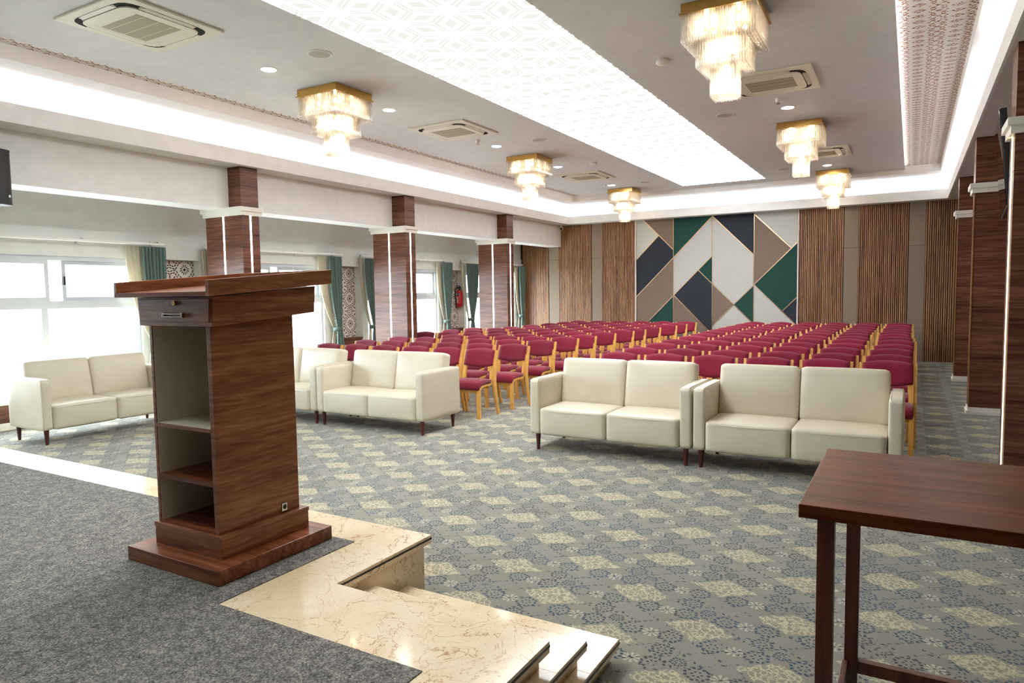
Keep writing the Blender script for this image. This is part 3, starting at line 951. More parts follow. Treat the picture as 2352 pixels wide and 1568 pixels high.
# core under the top
bd.box(SXL, SXN - ov, SYB, SYF - ov, 0, ZST - 0.045); bd.box(SXN - ov, SXE - ov, SYB, SYN - ov, 0, ZST - 0.045)
obj('riser', bd, MARBLE, st)
mt = MB(); zt0, zt1 = ZST - 0.045, ZST
mt.box(SXL, SXN - 0.294, SYC, SYF, zt0, zt1)                        # long front border
mt.hexa([(SXN - 0.294, SYC, zt0), (SXN, SYF, zt0), (SXN, SYF, zt0), (SXN - 0.294, SYF, zt0), (SXN - 0.294, SYC, zt1), (SXN, SYF, zt1), (SXN, SYF, zt1), (SXN - 0.294, SYF, zt1)]) if False else None
mt.prism([(SXN - 0.294, SYC), (SXN, SYF), (SXN - 0.294, SYF)], 'z', zt0, zt1)
mt.prism([(SXN - 0.294, SYC), (SXN - 0.294, SYI), (SXN, SYN), (SXN, SYF)], 'z', zt0, zt1)    # short return
mt.prism([(SXN - 0.294, SYI), (SXE - 0.29, SYI), (SXE, SYN), (SXN, SYN)], 'z', zt0, zt1)      # front of the notch
mt.prism([(SXE - 0.29, SYI), (SXE - 0.29, SYB), (SXE, SYB), (SXE, SYN)], 'z', zt0, zt1)
obj('marble_border', mt, MARBLE, st)
sr = MB(); e = 0.0015
def stripe(mb, x0, x1, y0, y1, z0=None): mb.box(x0, x1, y0, y1, (ZST - 0.024) if z0 is None else z0, (ZST - 0.014) if z0 is None else z0 + 0.01)
stripe(sr, SXL, SXN + e, SYF - 0.01, SYF + e); stripe(sr, SXN - 0.01, SXN + e, SYN, SYF + e)
stripe(sr, SXN, SXE + e, SYN - 0.01, SYN + e); stripe(sr, SXE - 0.01, SXE + e, SYB, SYN + e)
obj('inlay_line', sr, STRIPE, st)
cp = MB()
cp.box(SXL, SXN - 0.294, SYB, SYC, ZST - 0.045, ZST + 0.004)
cp.box(SXN - 0.294, SXE - 0.29, SYB, SYI, ZST - 0.045, ZST + 0.004)
obj('carpet', cp, FELTC, st)
sp = thing('stage_steps', 'two cream marble steps set into the stage corner', 'steps', (0, 0, 0), 0, None, 'thing')
for k, (z, yf, ye, yb) in enumerate(((0.2, 2.457, -1.098, 2.214), (0.1, 2.712, -1.06, 2.43))):
    m_ = MB().box(SXN + 0.002, ye - ov, yb - ov + 0.002, yf - ov, 0, z - 0.04).box(SXN + 0.002, ye, yb - ov + 0.002, yf, z - 0.04, z, 0.002)
    xk = SXE - ov + 0.001 if k == 0 else -1.098 - ov + 0.001
    m_.box(xk, ye - ov, 1.0, yb - ov + 0.002, 0, z - 0.04).box(xk, ye, 1.0, yb - ov + 0.002, z - 0.04, z)
    s = obj('step', m_, MARBLE, sp)
    l = MB(); stripe(l, SXN + 0.01, ye + e, yf - 0.01, yf + e, z - 0.022); stripe(l, ye - 0.01, ye + e, 1.0, yf + e, z - 0.022)
    obj('inlay_line', l, STRIPE, s)
# ------------------------------------------------------------------ lectern
lc = thing('lectern', 'tall walnut lectern with open shelves and tilted top, standing on the stage', 'lectern', (-3.0, 2.28, ZST + 0.004), 0)
def LB(x0, x1, y0, y1, z0, z1, bev=0.0015): return MB().box(x0 + 3.0, x1 + 3.0, y0 - 2.28, y1 - 2.28, z0 - ZST, z1 - ZST, bev)
obj('base', LB(-3.345, -2.655, 1.925, 2.625, 0.30, 0.37, 0.003), LECTTOP, lc)
pl = LB(-3.265, -2.757, 2.025, 2.56, 0.37, 0.456)
pl.box(-3.268 + 3, -2.754 + 3, 2.022 - 2.28, 2.563 - 2.28, 0.457 - ZST, 0.478 - ZST, 0.0015)
obj('plinth', pl, LECTW, lc)
TX0, TX1, TY0, TY1, TZ0, TZ1 = -3.255, -2.79, 2.04, 2.53, 0.478, 1.462
def TB(x0, x1, y0, y1, bev=0.0015):
    zz = lambda y: 1.4605 + (y - 2.012) * 0.0777
    P = [(x0, y0, TZ0), (x1, y0, TZ0), (x1, y1, TZ0), (x0, y1, TZ0), (x0, y0, zz(y0)), (x1, y0, zz(y0)), (x1, y1, zz(y1)), (x0, y1, zz(y1))]
    return MB().hexa([(q[0] + 3, q[1] - 2.28, q[2] - ZST) for q in P], bev)
obj('side_panel', TB(TX1 - 0.03, TX1, TY0, TY1), LECTW, lc)
obj('side_panel', TB(TX0, TX0 + 0.02, TY0, TY1), LECTW, lc)
obj('front_panel', TB(TX0 + 0.02, TX1 - 0.03, TY1 - 0.02, TY1), LECTW, lc)
LINER = plain('cream_liner', '#d9d2bd', 0.6, 0.3)
ln = LB(TX0 + 0.02, TX0 + 0.023, TY0 + 0.004, TY1 - 0.02, TZ0, TZ1, 0)
ln.box(TX0 + 3.023, TX1 + 3 - 0.033, TY1 - 2.28 - 0.023, TY1 - 2.28 - 0.02, TZ0 - ZST, TZ1 - ZST)
ln.box(TX1 + 3 - 0.033, TX1 + 3 - 0.03, TY0 - 2.28 + 0.004, TY1 - 2.28 - 0.02, TZ0 - ZST, TZ1 - ZST)
obj('liner', ln, LINER, lc)
s1 = LB(TX0 + 0.023, TX1 - 0.033, TY0, TY1 - 0.023, 0.962, 0.98, 0.001); o = obj('shelf', s1, LINER, lc); o['label'] = 'cream upper shelf'
obj('shelf_edge', LB(TX0 + 0.023, TX1 - 0.033, TY0 - 0.002, TY0, 0.962, 0.98, 0), LECTW, o)
obj('shelf', LB(TX0 + 0.023, TX1 - 0.033, TY0, TY1 - 0.023, 0.703, 0.724, 0.001), LECTTOP, lc)
obj('shelf', LB(TX0 + 0.023, TX1 - 0.033, TY0, TY1 - 0.023, 0.478, 0.484, 0.001), LECTTOP, lc)
so = obj('socket', LB(TX1, TX1 + 0.006, 2.41, 2.445, 0.487, 0.531, 0.002), CHROME, lc)
obj('socket_hole', MB().tube([(TX1 + 3 + 0.005, 2.4275 - 2.28, 0.509 - ZST), (TX1 + 3 + 0.0075, 2.4275 - 2.28, 0.509 - ZST)], 0.012, 16), BLACKP, so)
# drawer box, tilted with the desk top
def LH(y0, y1, x0, x1, zb0, zb1, zt0, zt1, dx=0.0, bev=0.0015):
    """box between near y0 and far y1 with its own bottom and top heights at both ends"""
    P = [(x0, y0, zb0), (x1, y0, zb0), (x1, y1, zb1), (x0, y1, zb1), (x0 - dx, y0, zt0), (x1 + dx, y0, zt0), (x1 + dx, y1, zt1), (x0 - dx, y1, zt1)]
    return MB().hexa([(p[0] + 3, p[1] - 2.28, p[2] - ZST) for p in P], bev)
bx = LH(2.012, 2.63, -3.285, -2.735, 1.462, 1.510, 1.598, 1.647, 0.012)
drw = obj('drawer_box', bx, LECTW, lc)
dw = obj('drawer', LH(2.004, 2.014, -3.272, -2.752, 1.482, 1.483, 1.590, 1.591, 0.011), LECTW, lc)
obj('drawer_lock', MB().tube([(0.014, 2.004 - 2.28, 1.571 - ZST), (0.014, 1.994 - 2.28, 1.571 - ZST)], 0.011, 18), GOLD, dw)
hd = MB(); 
for zz in (1.507, 1.520): hd.tube([(-0.07 + 0.14 * i / 10, 1.996 - 2.28 - 0.012 * math.sin(PI * i / 10), zz - ZST) for i in range(11)], 0.0035, 8)
for xx in (-0.07, 0.07): hd.box(xx - 0.008, xx + 0.008, 1.992 - 2.28, 2.006 - 2.28, 1.502 - ZST, 1.525 - ZST, 0.002)
obj('drawer_handle', hd, CHROME, dw)
# sloping desk tray
DX0, DX1, DY0, DY1 = -3.385, -2.665, 1.95, 2.69
def zd(y): return 1.600 + (y - DY0) * 0.0795
def desk(x0, x1, y0, y1, h0, h1, bev=0.0015): return LH(y0, y1, x0, x1, zd(y0) + h0, zd(y1) + h0, zd(y0) + h1, zd(y1) + h1, 0, bev)
obj('desk_board', desk(DX0, DX1, DY0, DY1, 0, 0.022), LECTTOP, lc)
obj('desk_rim', desk(DX0, DX0 + 0.02, DY0, DY1, 0.022, 0.073), LECTW, lc)
obj('desk_rim', desk(DX1 - 0.02, DX1 + 0.003, DY0 - 0.002, DY1, 0.0, 0.073), LECTW, lc)
obj('desk_rim', desk(DX0 + 0.02, DX1 - 0.02, DY1 - 0.02, DY1, 0.022, 0.073), LECTW, lc)

# ------------------------------------------------------------------ table
zt = 1.0
tb = thing('side_table', 'tall plain walnut table with square legs beside the aisle columns', 'table', (0.45, 2.42, 0), 0)
obj('tabletop', MB().box(-0.71, 0.71, -0.39, 0.38, zt - 0.038, zt, 0.002), TABLEW, tb)
for x in (-0.664, 0.62):
    for y in (-0.345, 0.305):
        q = x + (0.030 if y > 0 and x < 0 else 0)
        obj('leg', MB().box(q, q + 0.044, y - 0.022, y + 0.022, 0, zt - 0.038, 0.0015), TLEG, tb)
    obj('rail', MB().box(x + (0.024 if x < 0 else 0.006), x + (0.044 if x < 0 else 0.038), -0.323, 0.283, 0.20, 0.245, 0.0015), TLEG, tb)
obj('rail', MB().box(-0.59, 0.62, 0.289, 0.321, 0.20, 0.245, 0.0015), TLEG, tb)

# ------------------------------------------------------------------ sofas
def make_sofa(label, loc, rz):
    """two-seat sofa: local x along the width, front towards -y, origin at the front centre on the floor"""
    t = thing('sofa', label, 'sofa', loc, rz, 'cream two-seat sofas facing the stage')
    Wd, D, aw = 1.65, 0.74, 0.108
    zb, za = 0.165, 0.725
    fb = MB().rbox((0, D / 2 + 0.02, 0.235), (Wd / 2 - aw + 0.0, D / 2 - 0.03, 0.07), 0.02, n=4)
    obj('base', fb, LEATHER, t, smooth='all')
    for s in (-1, 1):
        cx = s * (Wd / 2 - aw / 2)
        a = obj('armrest', MB().rbox((cx, D / 2, (zb + za) / 2), (aw / 2, D / 2, (za - zb) / 2), 0.02, (0.004, 0.004, 0.008), 8), LEATHER, t, smooth='all')
        pp = MB()
        for q in (-1, 1):
            xx = cx + q * (aw / 2 - 0.014)
            pp.tube([(xx, 0.004, zb + 0.02), (xx, 0.002, za - 0.03), (xx, 0.012, za - 0.006), (xx, 0.04, za + 0.003), (xx, D - 0.04, za + 0.003)], 0.0022, 6)
        obj('piping', pp, SEAM, a, smooth='all')
        # seat and back cushions
        cw = (Wd - 2 * aw) / 2
        sx = s * cw / 2
        c = obj('seat_cushion', MB().rbox((sx, 0.285, 0.30), (cw / 2 - 0.003, 0.295, 0.137), 0.028, (0.003, 0.012, 0.014), 9), LEATHER, t, smooth='all')
        obj('piping', MB().tube([(sx - cw / 2 + 0.02, 0.008 - 0.014, 0.405), (sx, -0.024, 0.408), (sx + cw / 2 - 0.02, 0.008 - 0.014, 0.405)], 0.002, 6), SEAM, c, smooth='all')
        tilt = Matrix.Translation((sx, 0.60, 0.645)) @ Matrix.Rotation(math.radians(-11), 4, 'X')
        obj('back_cushion', MB().rbox((0, 0, 0), (cw / 2 - 0.003, 0.085, 0.245), 0.035, (0.004, 0.024, 0.006), 9, tilt), LEATHER, t, smooth='all')
        for y in (0.06, D - 0.08):
            lx = s * (Wd / 2 - 0.062)
            obj('leg', MB().lathe([(0.015, 0), (0.017, 0.02), (0.027, zb + 0.005)], (lx, y, 0), 14), SOFALEG, t, smooth=True)
    obj('back_frame', MB().rbox((0, D - 0.035, 0.45), (Wd / 2 - aw, 0.045, 0.275), 0.02, n=4), LEATHER, t, smooth='all')
    return t
sofa = make_sofa('cream sofa standing at right angles to the others, under the nearest window', (-8.15, 4.665, 0), PI / 2)
tr_s = tree_of(sofa)
for x, lab in ((-7.19, 'cream sofa half hidden behind the lectern, in the front row'), (-5.53, 'cream sofa just past the lectern, beside the central aisle'),
               (-2.517, 'cream sofa across the central aisle, its open end facing the aisle'), (-0.853, 'cream sofa nearest the walnut table, at the column end of the row')):
    dup(sofa, tr_s, (x, 6.10, 0), 0.0, lab)

# ------------------------------------------------------------------ chairs
def make_chair():
    """local: x across, front towards -y, origin on the floor under the top of the backrest"""
    t = thing('chair', '', 'chair')
    w = 0.255
    for s in (-1, 1):
        xo, xi = s * w, s * (w - 0.028)
        post = MB().ribbon([(-0.03, 0.0), (-0.085, 0.22), (-0.115, 0.42), (-0.11, 0.52), (-0.075, 0.68), (-0.03, 0.845)], min(xo, xi), max(xo, xi), [0.036, 0.042, 0.046, 0.044, 0.038, 0.034])
        obj('rear_leg', post, BEECH, t, smooth=True)
        xa, xb = s * (w - 0.029), s * (w - 0.070)
        path = [(-0.46, 0.0), (-0.462, 0.2), (-0.458, 0.345), (-0.445, 0.385), (-0.415, 0.405), (-0.33, 0.412), (-0.20, 0.412), (-0.165, 0.425), (-0.148, 0.455), (-0.14, 0.5), (-0.118, 0.62), (-0.092, 0.73)]
        obj('front_leg', MB().ribbon(path, min(xa, xb), max(xa, xb), [0.04, 0.04, 0.036, 0.03, 0.028, 0.027, 0.027, 0.028, 0.026, 0.025, 0.022, 0.02]), BEECH, t, smooth=True)
    obj('front_rail', MB().box(-w + 0.062, w - 0.062, -0.452, -0.432, 0.325, 0.385, 0.002), BEECH, t)
    obj('rear_rail', MB().box(-w + 0.062, w - 0.062, -0.19, -0.17, 0.36, 0.40, 0.002), BEECH, t)
    # waterfall seat
    st = MB(); prof = [(-0.135, 0.452), (-0.16, 0.474), (-0.25, 0.482), (-0.36, 0.482), (-0.43, 0.472), (-0.475, 0.445), (-0.49, 0.405), (-0.486, 0.372), (-0.468, 0.365), (-0.45, 0.39), (-0.42, 0.418), (-0.34, 0.426), (-0.18, 0.428), (-0.145, 0.438)]
    xs = [-0.222, -0.214, -0.19, -0.1, 0, 0.1, 0.19, 0.214, 0.222]
    cy0, cz0 = -0.3, 0.44
    rings = []
    for x in xs:
        k = abs(x) / 0.222
        sc = 1.0 if k < 0.9 else (0.93 if k < 0.98 else 0.72)
        crown = 0.010 * (1 - k * k)
        rings.append([st.bm.verts.new((x, cy0 + (y - cy0) * (1 - (1 - sc) * 0.25), cz0 + (z - cz0) * sc + (crown if i in (1, 2, 3, 4, 5) else 0))) for i, (y, z) in enumerate(prof)])
    n = len(prof)
    for a, b in zip(rings, rings[1:]):
        for k in range(n): st.bm.faces.new((a[k], a[(k + 1) % n], b[(k + 1) % n], b[k]))
    st.bm.faces.new(rings[0]); st.bm.faces.new(list(reversed(rings[-1])))
    obj('seat', st, BURG, t, smooth='all')
    # curved back pad, bowed top and bottom
    bk = bmesh.new()
    B = MB(); nx, nz = 10, 8
    def bp(u, v, side):
        x = u * 0.222
        zt, zb = 0.845 + 0.027 * (1 - u * u), 0.655 - 0.032 * (1 - u * u)
        z = zb + (zt - zb) * (v + 1) / 2
        yc = -0.182 + (z - 0.52) * 0.37 + 0.030 * (1 - u * u)
        edge = (1 - abs(u) ** 6) * (1 - abs(v) ** 6)
        return (x, yc - 0.0 + side * (0.006 + 0.017 * max(edge, 0) ** 0.5), z)
    F = [[B.bm.verts.new(bp(-1 + 2 * i / nx, -1 + 2 * j / nz, -1)) for i in range(nx + 1)] for j in range(nz + 1)]
    R = [[B.bm.verts.new(bp(-1 + 2 * i / nx, -1 + 2 * j / nz, 1)) for i in range(nx + 1)] for j in range(nz + 1)]
    for j in range(nz):
        for i in range(nx):
            B.bm.faces.new((F[j][i], F[j][i + 1], F[j + 1][i + 1], F[j + 1][i]))
            B.bm.faces.new((R[j][i], R[j + 1][i], R[j + 1][i + 1], R[j][i + 1]))
    for i in range(nx):
        B.bm.faces.new((F[0][i], R[0][i], R[0][i + 1], F[0][i + 1])); B.bm.faces.new((F[nz][i], F[nz][i + 1], R[nz][i + 1], R[nz][i]))
    for j in range(nz):
        B.bm.faces.new((F[j][0], F[j + 1][0], R[j + 1][0], R[j][0])); B.bm.faces.new((F[j][nx], R[j][nx], R[j + 1][nx], F[j + 1][nx]))
    bk.free()
    obj('backrest', B, BURG, t, smooth='all')
    return t
ch0 = make_chair()
tr_c = tree_of(ch0)
ORD = ['first', 'second', 'third', 'fourth', 'fifth', 'sixth', 'seventh', 'eighth', 'ninth', 'tenth', 'eleventh', 'twelfth']
RR = [7.84, 8.585, 9.425, 10.16, 11.03, 11.69, 12.43, 13.10, 13.78, 14.46, 15.35, 16.18]
RL = [7.765, 8.57, 9.44, 10.23, 10.83, 11.66, 12.42, 13.0, 13.8, 14.62, 15.33, 16.17]
AX = [-4.945, -4.92, -4.925, -4.92, -4.87, -4.83, -4.785, -4.73, -4.68, -4.61, -4.57, -4.59]
NL = [6, 6, 6, 5, 7, 7, 7, 6, 6, 6, 6, 6]
spots = []
for r, y in enumerate(RR):
    for c in range(6):
        spots.append((-0.185 - 0.567 * (5 - c) - (0.03 if r > 5 else 0.0), y, r, c, 'column-side'))
for r, y in enumerate(RL):
    for c in range(NL[r]):
        spots.append((AX[r] - 0.557 * c, y, r, c, 'window-side'))
for i, (x, y, r, c, side) in enumerate(spots):
    lab = 'burgundy padded chair, %s block, %s row from sofas, %s seat from central aisle' % (side, ORD[r], ORD[c])
    x += random.uniform(-0.012, 0.012); y += random.uniform(-0.015, 0.015)
    rz = math.radians(random.uniform(-1.6, 1.6))
    grp = 'burgundy chairs in the %s block' % side
    if i == 0:
        ch0.location = (x, y, 0); ch0.rotation_euler = (0, 0, rz); ch0['label'] = lab; ch0['group'] = grp
    else:
        dup(ch0, tr_c, (x, y, 0), rz, lab, grp)

# ------------------------------------------------------------------ chandeliers
def rods(half_list, z0, z1, pitch=0.0215, r=0.0088):
    mb = MB()
    for h in half_list:
        n = max(1, round(2 * h / pitch))
        pts = []
        if h < 0.012: pts = [(0, 0)]
        else:
            for k in range(n):
                q = -h + 2 * h * k / n
                pts += [(q, -h), (h, q), (-q, h), (-h, -q)]
        for px, py in pts:
            zb = z0 + random.uniform(-0.004, 0.004)
            mb.tube([(px, py, z1), (px, py, zb + 0.01), (px, py, zb + 0.003), (px, py, zb)], [r, r, r * 0.8, r * 0.3], 6)
    return mb
def make_chandelier():
    t = thing('chandelier', '', 'chandelier', (0, 0, 0), 0, 'square crystal chandeliers on the ceiling')
    obj('ceiling_box', MB().box(-0.30, 0.30, -0.30, 0.30, -0.078, -0.0005, 0.002), GOLD, t)
    obj('flange', MB().box(-0.315, 0.315, -0.315, 0.315, -0.088, -0.078, 0.001), GOLD, t)
    for hs, z0, z1 in (((0.292, 0.268, 0.244, 0.22), -0.322, -0.088), ((0.196, 0.172, 0.148, 0.124), -0.51, -0.25), ((0.1, 0.077, 0.054, 0.03, 0.0), -0.742, -0.45)):
        o = obj('crystal_tier', rods(hs, z0, z1), CRYSTAL, t, smooth='all')
        o['kind'] = 'stuff'
    obj('inner_plate', MB().box(-0.20, 0.20, -0.20, 0.20, -0.262, -0.256).box(-0.105, 0.105, -0.105, 0.105, -0.462, -0.456).box(-0.012, 0.012, -0.012, 0.012, -0.456, -0.088), GOLD, t)
    for p in [(-0.13, -0.13, -0.14), (0.13, -0.13, -0.14), (0.13, 0.13, -0.14), (-0.13, 0.13, -0.14), (-0.06, -0.06, -0.34), (0.06, -0.06, -0.34), (0.06, 0.06, -0.34), (-0.06, 0.06, -0.34), (0.015, 0.015, -0.5), (-0.04, 0.0, -0.62), (0.042, 0.012, -0.65)]:  # the three lowest bulbs are added to brighten the bottom tier
        obj('bulb', MB().lathe([(0.004, 0.03), (0.014, 0.018), (0.02, 0), (0.014, -0.016), (0.004, -0.022)], p, 10), BULB, t, smooth='all')
    return t
ch = make_chandelier()
tr_h = tree_of(ch)
CHL = [(-5.885, 6.10, 'crystal chandelier above the sofa beside the lectern, nearest of the window side'), (-5.87, 10.82, 'crystal chandelier in the middle of the window side of the ceiling'),
       (-5.87, 15.45, 'crystal chandelier nearest the slatted wall, window side of the glowing panel'), (-1.41, 6.11, 'largest-looking crystal chandelier, hanging over the sofa row beside the glowing panel'),
       (-1.43, 10.91, 'crystal chandelier in the middle of the aisle side of the ceiling'), (-1.43, 15.61, 'crystal chandelier nearest the far wall, aisle side of the glowing panel')]
for i, (x, y, lab) in enumerate(CHL):
    if i == 0: ch.location = (x, y, ZB); ch['label'] = lab
    else: dup(ch, tr_h, (x, y, ZB), 0, lab)

# ------------------------------------------------------------------ ceiling fittings
def make_ac():
    t = thing('air_conditioner', '', 'air conditioner', (0, 0, 0), 0, 'ceiling cassette air conditioners')
    obj('panel', MB().box(-0.475, 0.475, -0.475, 0.475, -0.022, -0.0005, 0.006), ACW, t)
    # dark air gap: rounded square ring
    gp = MB(); N = 64
    def rs(h, r, k):
        a = 2 * PI * k / N
        cxs, sns = math.cos(a), math.sin(a)
        p = 7.0
        q = (abs(cxs) ** p + abs(sns) ** p) ** (-1 / p)
        return (h * q * cxs, h * q * sns)
    def ring(h0, h1, z0, z1):
        mb = MB(); A = []
        for h, z in ((h0, z0), (h1, z0), (h1, z1), (h0, z1)):
            A.append([mb.bm.verts.new(rs(h, 0, k) + (z,)) for k in range(N)])
        for a, b in zip(A, A[1:] + A[:1]):
            for k in range(N): mb.bm.faces.new((a[k], a[(k + 1) % N], b[(k + 1) % N], b[k]))
        return mb
    obj('air_gap', ring(0.348, 0.40, -0.0235, -0.021), DARKG, t)
    obj('inner_frame', ring(0.285, 0.352, -0.036, -0.02), ACW, t, smooth=True)
    for k in range(4):
        f = MB().box(-0.25, 0.25, 0.362, 0.394, -0.026, -0.0235, 0.001)
        f.hexa([(-0.25, 0.362, -0.034), (0.25, 0.362, -0.034), (0.21, 0.40, -0.0255), (-0.21, 0.40, -0.0255), (-0.25, 0.362, -0.030), (0.25, 0.362, -0.030), (0.21, 0.40, -0.0235), (-0.21, 0.40, -0.0235)])
        o = obj('louvre', f, ACW, t); o.rotation_euler = (0, 0, k * PI / 2)
    obj('grille', MB().box(-0.255, 0.255, -0.2, 0.2, -0.037, -0.02, 0.002), ACG, t)
    cf = MB()
    for x0, x1, y0, y1 in ((-0.3, 0.3, -0.3, -0.2), (-0.3, 0.3, 0.2, 0.3), (-0.3, -0.255, -0.2, 0.2), (0.255, 0.3, -0.2, 0.2)): cf.box(x0, x1, y0, y1, -0.035, -0.02, 0.001)
    obj('grille_frame', cf, ACW, t)
    return t
ac = make_ac(); tr_a = tree_of(ac)
for i, (x, y, lab) in enumerate([(-5.825, 3.72, 'cassette air conditioner nearest the stage, above the lectern'), (-5.81, 8.405, 'cassette air conditioner between the first and second window-side chandeliers'),
                                 (-5.845, 13.17, 'cassette air conditioner between second and third window-side chandeliers'), (-1.445, 8.49, 'cassette air conditioner behind the big aisle-side chandelier'),
                                 (-1.445, 13.26, 'cassette air conditioner behind the middle aisle-side chandelier')]):
    if i == 0: ac.location = (x, y, ZB); ac['label'] = lab
    else: dup(ac, tr_a, (x, y, ZB), 0, lab)

def make_down():
    t = thing('downlight', '', 'ceiling light', (0, 0, 0), 0, 'round recessed ceiling lights')
    obj('rim', MB().lathe([(0.088, 0), (0.088, -0.004), (0.08, -0.007), (0.074, -0.004)], (0, 0, -0.0004), 28), RIMW, t)
    obj('lamp', MB().disc((0, 0), 0.074, -0.0085, -0.0075, 28), DOWN, t)
    return t
dl = make_down(); tr_d = tree_of(dl)
for i, (x, y, lab) in enumerate([(-5.86, 5.12, 'round ceiling light nearest the stage'), (-5.855, 7.03, 'round ceiling light just beyond the first window-side chandelier'),
                                 (-5.845, 9.667, 'round ceiling light just before the second window-side chandelier'), (-5.845, 11.89, 'round ceiling light just beyond the second window-side chandelier'),
                                 (-5.845, 14.6, 'round ceiling light just before the third window-side chandelier'), (-1.455, 9.77, 'round ceiling light above the middle aisle-side chandelier'),
                                 (-1.46, 14.7, 'round ceiling light above the farthest aisle-side chandelier')]):
    if i == 0: dl.location = (x, y, ZB); dl['label'] = lab
    else: dup(dl, tr_d, (x, y, ZB), 0, lab)
def make_spk():
    t = thing('ceiling_speaker', '', 'speaker', (0, 0, 0), 0, 'round ceiling speakers')
    obj('rim', MB().lathe([(0.125, 0), (0.125, -0.005), (0.118, -0.009), (0.104, -0.006)], (0, 0, -0.0004), 32), RIMW, t, smooth=True)
    obj('mesh_cover', MB().lathe([(0.106, -0.003), (0.104, -0.007), (0.03, -0.008), (0.028, -0.011), (0.004, -0.011)], (0, 0, -0.0004), 32), SPKG, t, smooth=True)
    return t
sk = make_spk(); tr_k = tree_of(sk)
for i, (x, y, lab) in enumerate([(-5.08, 5.07, 'round ceiling speaker nearest the stage'), (-5.07, 9.65, 'round ceiling speaker above the second window-side chandelier'),
                                 (-5.08, 14.62, 'round ceiling speaker beside the third window-side chandelier'), (-2.248, 9.72, 'round ceiling speaker between glowing panel and middle aisle-side chandelier'),
                                 (-2.246, 14.67, 'round ceiling speaker near the far end of the glowing panel, aisle side')]):
    if i == 0: sk.location = (x, y, ZB); sk['label'] = lab
    else: dup(sk, tr_k, (x, y, ZB), 0, lab)
for x, y, lab in ((-2.27, 7.08, 'white smoke detector beside the biggest chandelier'), (-5.13, 11.9, 'white smoke detector on the window side of the glowing panel')):
    t = thing('smoke_detector', lab, 'smoke detector', (x, y, ZB), 0, 'smoke detectors')
    obj('base', MB().lathe([(0.055, 0), (0.055, -0.012)], (0, 0, -0.0004), 24), RIMW, t, smooth=True)
    obj('cover', MB().lathe([(0.068, -0.012), (0.07, -0.03), (0.06, -0.04), (0.02, -0.044), (0.005, -0.044)], (0, 0, -0.0004), 24), RIMW, t, smooth=True)
for x, y, lab in ((-5.867, 9.14, 'small ceiling sprinkler beside the second window-side cassette unit'), (-5.926, 14.45, 'small ceiling sprinkler beside the third window-side cassette unit'), (-1.49, 9.25, 'small ceiling sprinkler beside the aisle-side cassette unit')):
    t = thing('sprinkler', lab, 'sprinkler', (x, y, ZB), 0, 'ceiling sprinklers')
    obj('cup', MB().lathe([(0.04, 0), (0.038, -0.03), (0.03, -0.045), (0.012, -0.047)], (0, 0, -0.0004), 20), RIMW, t, smooth=True)
    obj('nozzle', MB().lathe([(0.012, -0.045), (0.012, -0.06), (0.024, -0.063), (0.024, -0.067), (0.003, -0.067)], (0, 0, -0.0004), 16), CHROME, t, smooth=True)

# ------------------------------------------------------------------ television on the column
tvA, tvB, tvC = Vector((0.575, 6.86, 3.02)), Vector((0.655, 8.15, 3.02)), Vector((0.725, 8.15, 2.24))
tv = thing('television', 'large black television screen mounted high between two dark columns', 'television', tuple((tvA + tvC) / 2))
ex = (tvA - tvB).normalized(); ez = (tvB - tvC).normalized(); en = ex.cross(ez).normalized()
if en.x > 0: en = -en
o0 = (tvA + tvC) / 2
def tvbox(u0, u1, v0, v1, d0, d1, bev=0.002):
    P = []
    for d in (d0, d1):
        for u, v in ((u0, v0), (u1, v0), (u1, v1), (u0, v1)): P.append(ex * u + ez * v + en * d)
    return MB().hexa([tuple(p) for p in P], bev)
LU, LV = (tvA - tvB).length / 2, (tvB - tvC).length / 2
obj('case', tvbox(-LU, LU, -LV, LV, -0.05, -0.006), BLACKP, tv)
SCR = plain('screen_glass', '#0c0c0e', 0.015, 0.5)
obj('screen', tvbox(-LU + 0.008, LU - 0.008, -LV + 0.012, LV - 0.008, -0.007, 0.0, 0.0), SCR, tv)
obj('wall_bracket', tvbox(-0.03, 0.03, -0.03, 0.03, -0.09, -0.05).tube([tuple(-en * 0.08), tuple(Vector((0.8, 6.756, 2.62)) - o0)], 0.022, 10), BLACKP, tv)

# ------------------------------------------------------------------ wall loudspeaker, security camera, extinguisher
lsp = thing('loudspeaker', 'black wall loudspeaker hanging from the white beam above the stage', 'loudspeaker', (-8.18, 3.43, 2.85))
pf = [(-0.14, -0.17), (0.10, -0.24), (0.145, -0.14), (0.155, 0.0), (0.145, 0.14), (0.10, 0.24), (-0.14, 0.17)]
pf2 = [(-0.12, -0.17)] + [(0.07 + 0.10 * math.cos(a) , 0.235 * math.sin(a)) for a in [(-PI / 2) + PI * k / 12 for k in range(13)]] + [(-0.12, 0.17)]
obj('cabinet', MB().prism(pf2, 'z', -0.26, 0.27), BLACKP, lsp, smooth=True)
obj('end_cap', MB().prism([(u * 1.015, v * 1.015) for u, v in pf2], 'z', 0.27, 0.285), BLACKP, lsp, smooth=True)
obj('end_cap', MB().prism([(u * 1.01, v * 1.01) for u, v in pf2], 'z', -0.275, -0.26), BLACKP, lsp, smooth=True)
obj('badge', MB().box(0.125, 0.15, 0.172, 0.19, -0.20, -0.175, 0.001), CHROME, lsp)
obj('wall_bracket', MB().box(-0.165, -0.12, -0.05, 0.05, -0.08, 0.08), BLACKP, lsp)
cm = thing('security_camera', 'small white security camera under the ceiling corner above the slats', 'camera', (-8.27, 17.0, ZS))
obj('mount', MB().lathe([(0.045, 0), (0.045, -0.04), (0.035, -0.05)], (0, 0, -0.0004), 20), RIMW, cm, smooth=True)
dirv = Vector((0.3, -1, -0.25)).normalized()
bd0 = Vector((0, 0.02, -0.08))
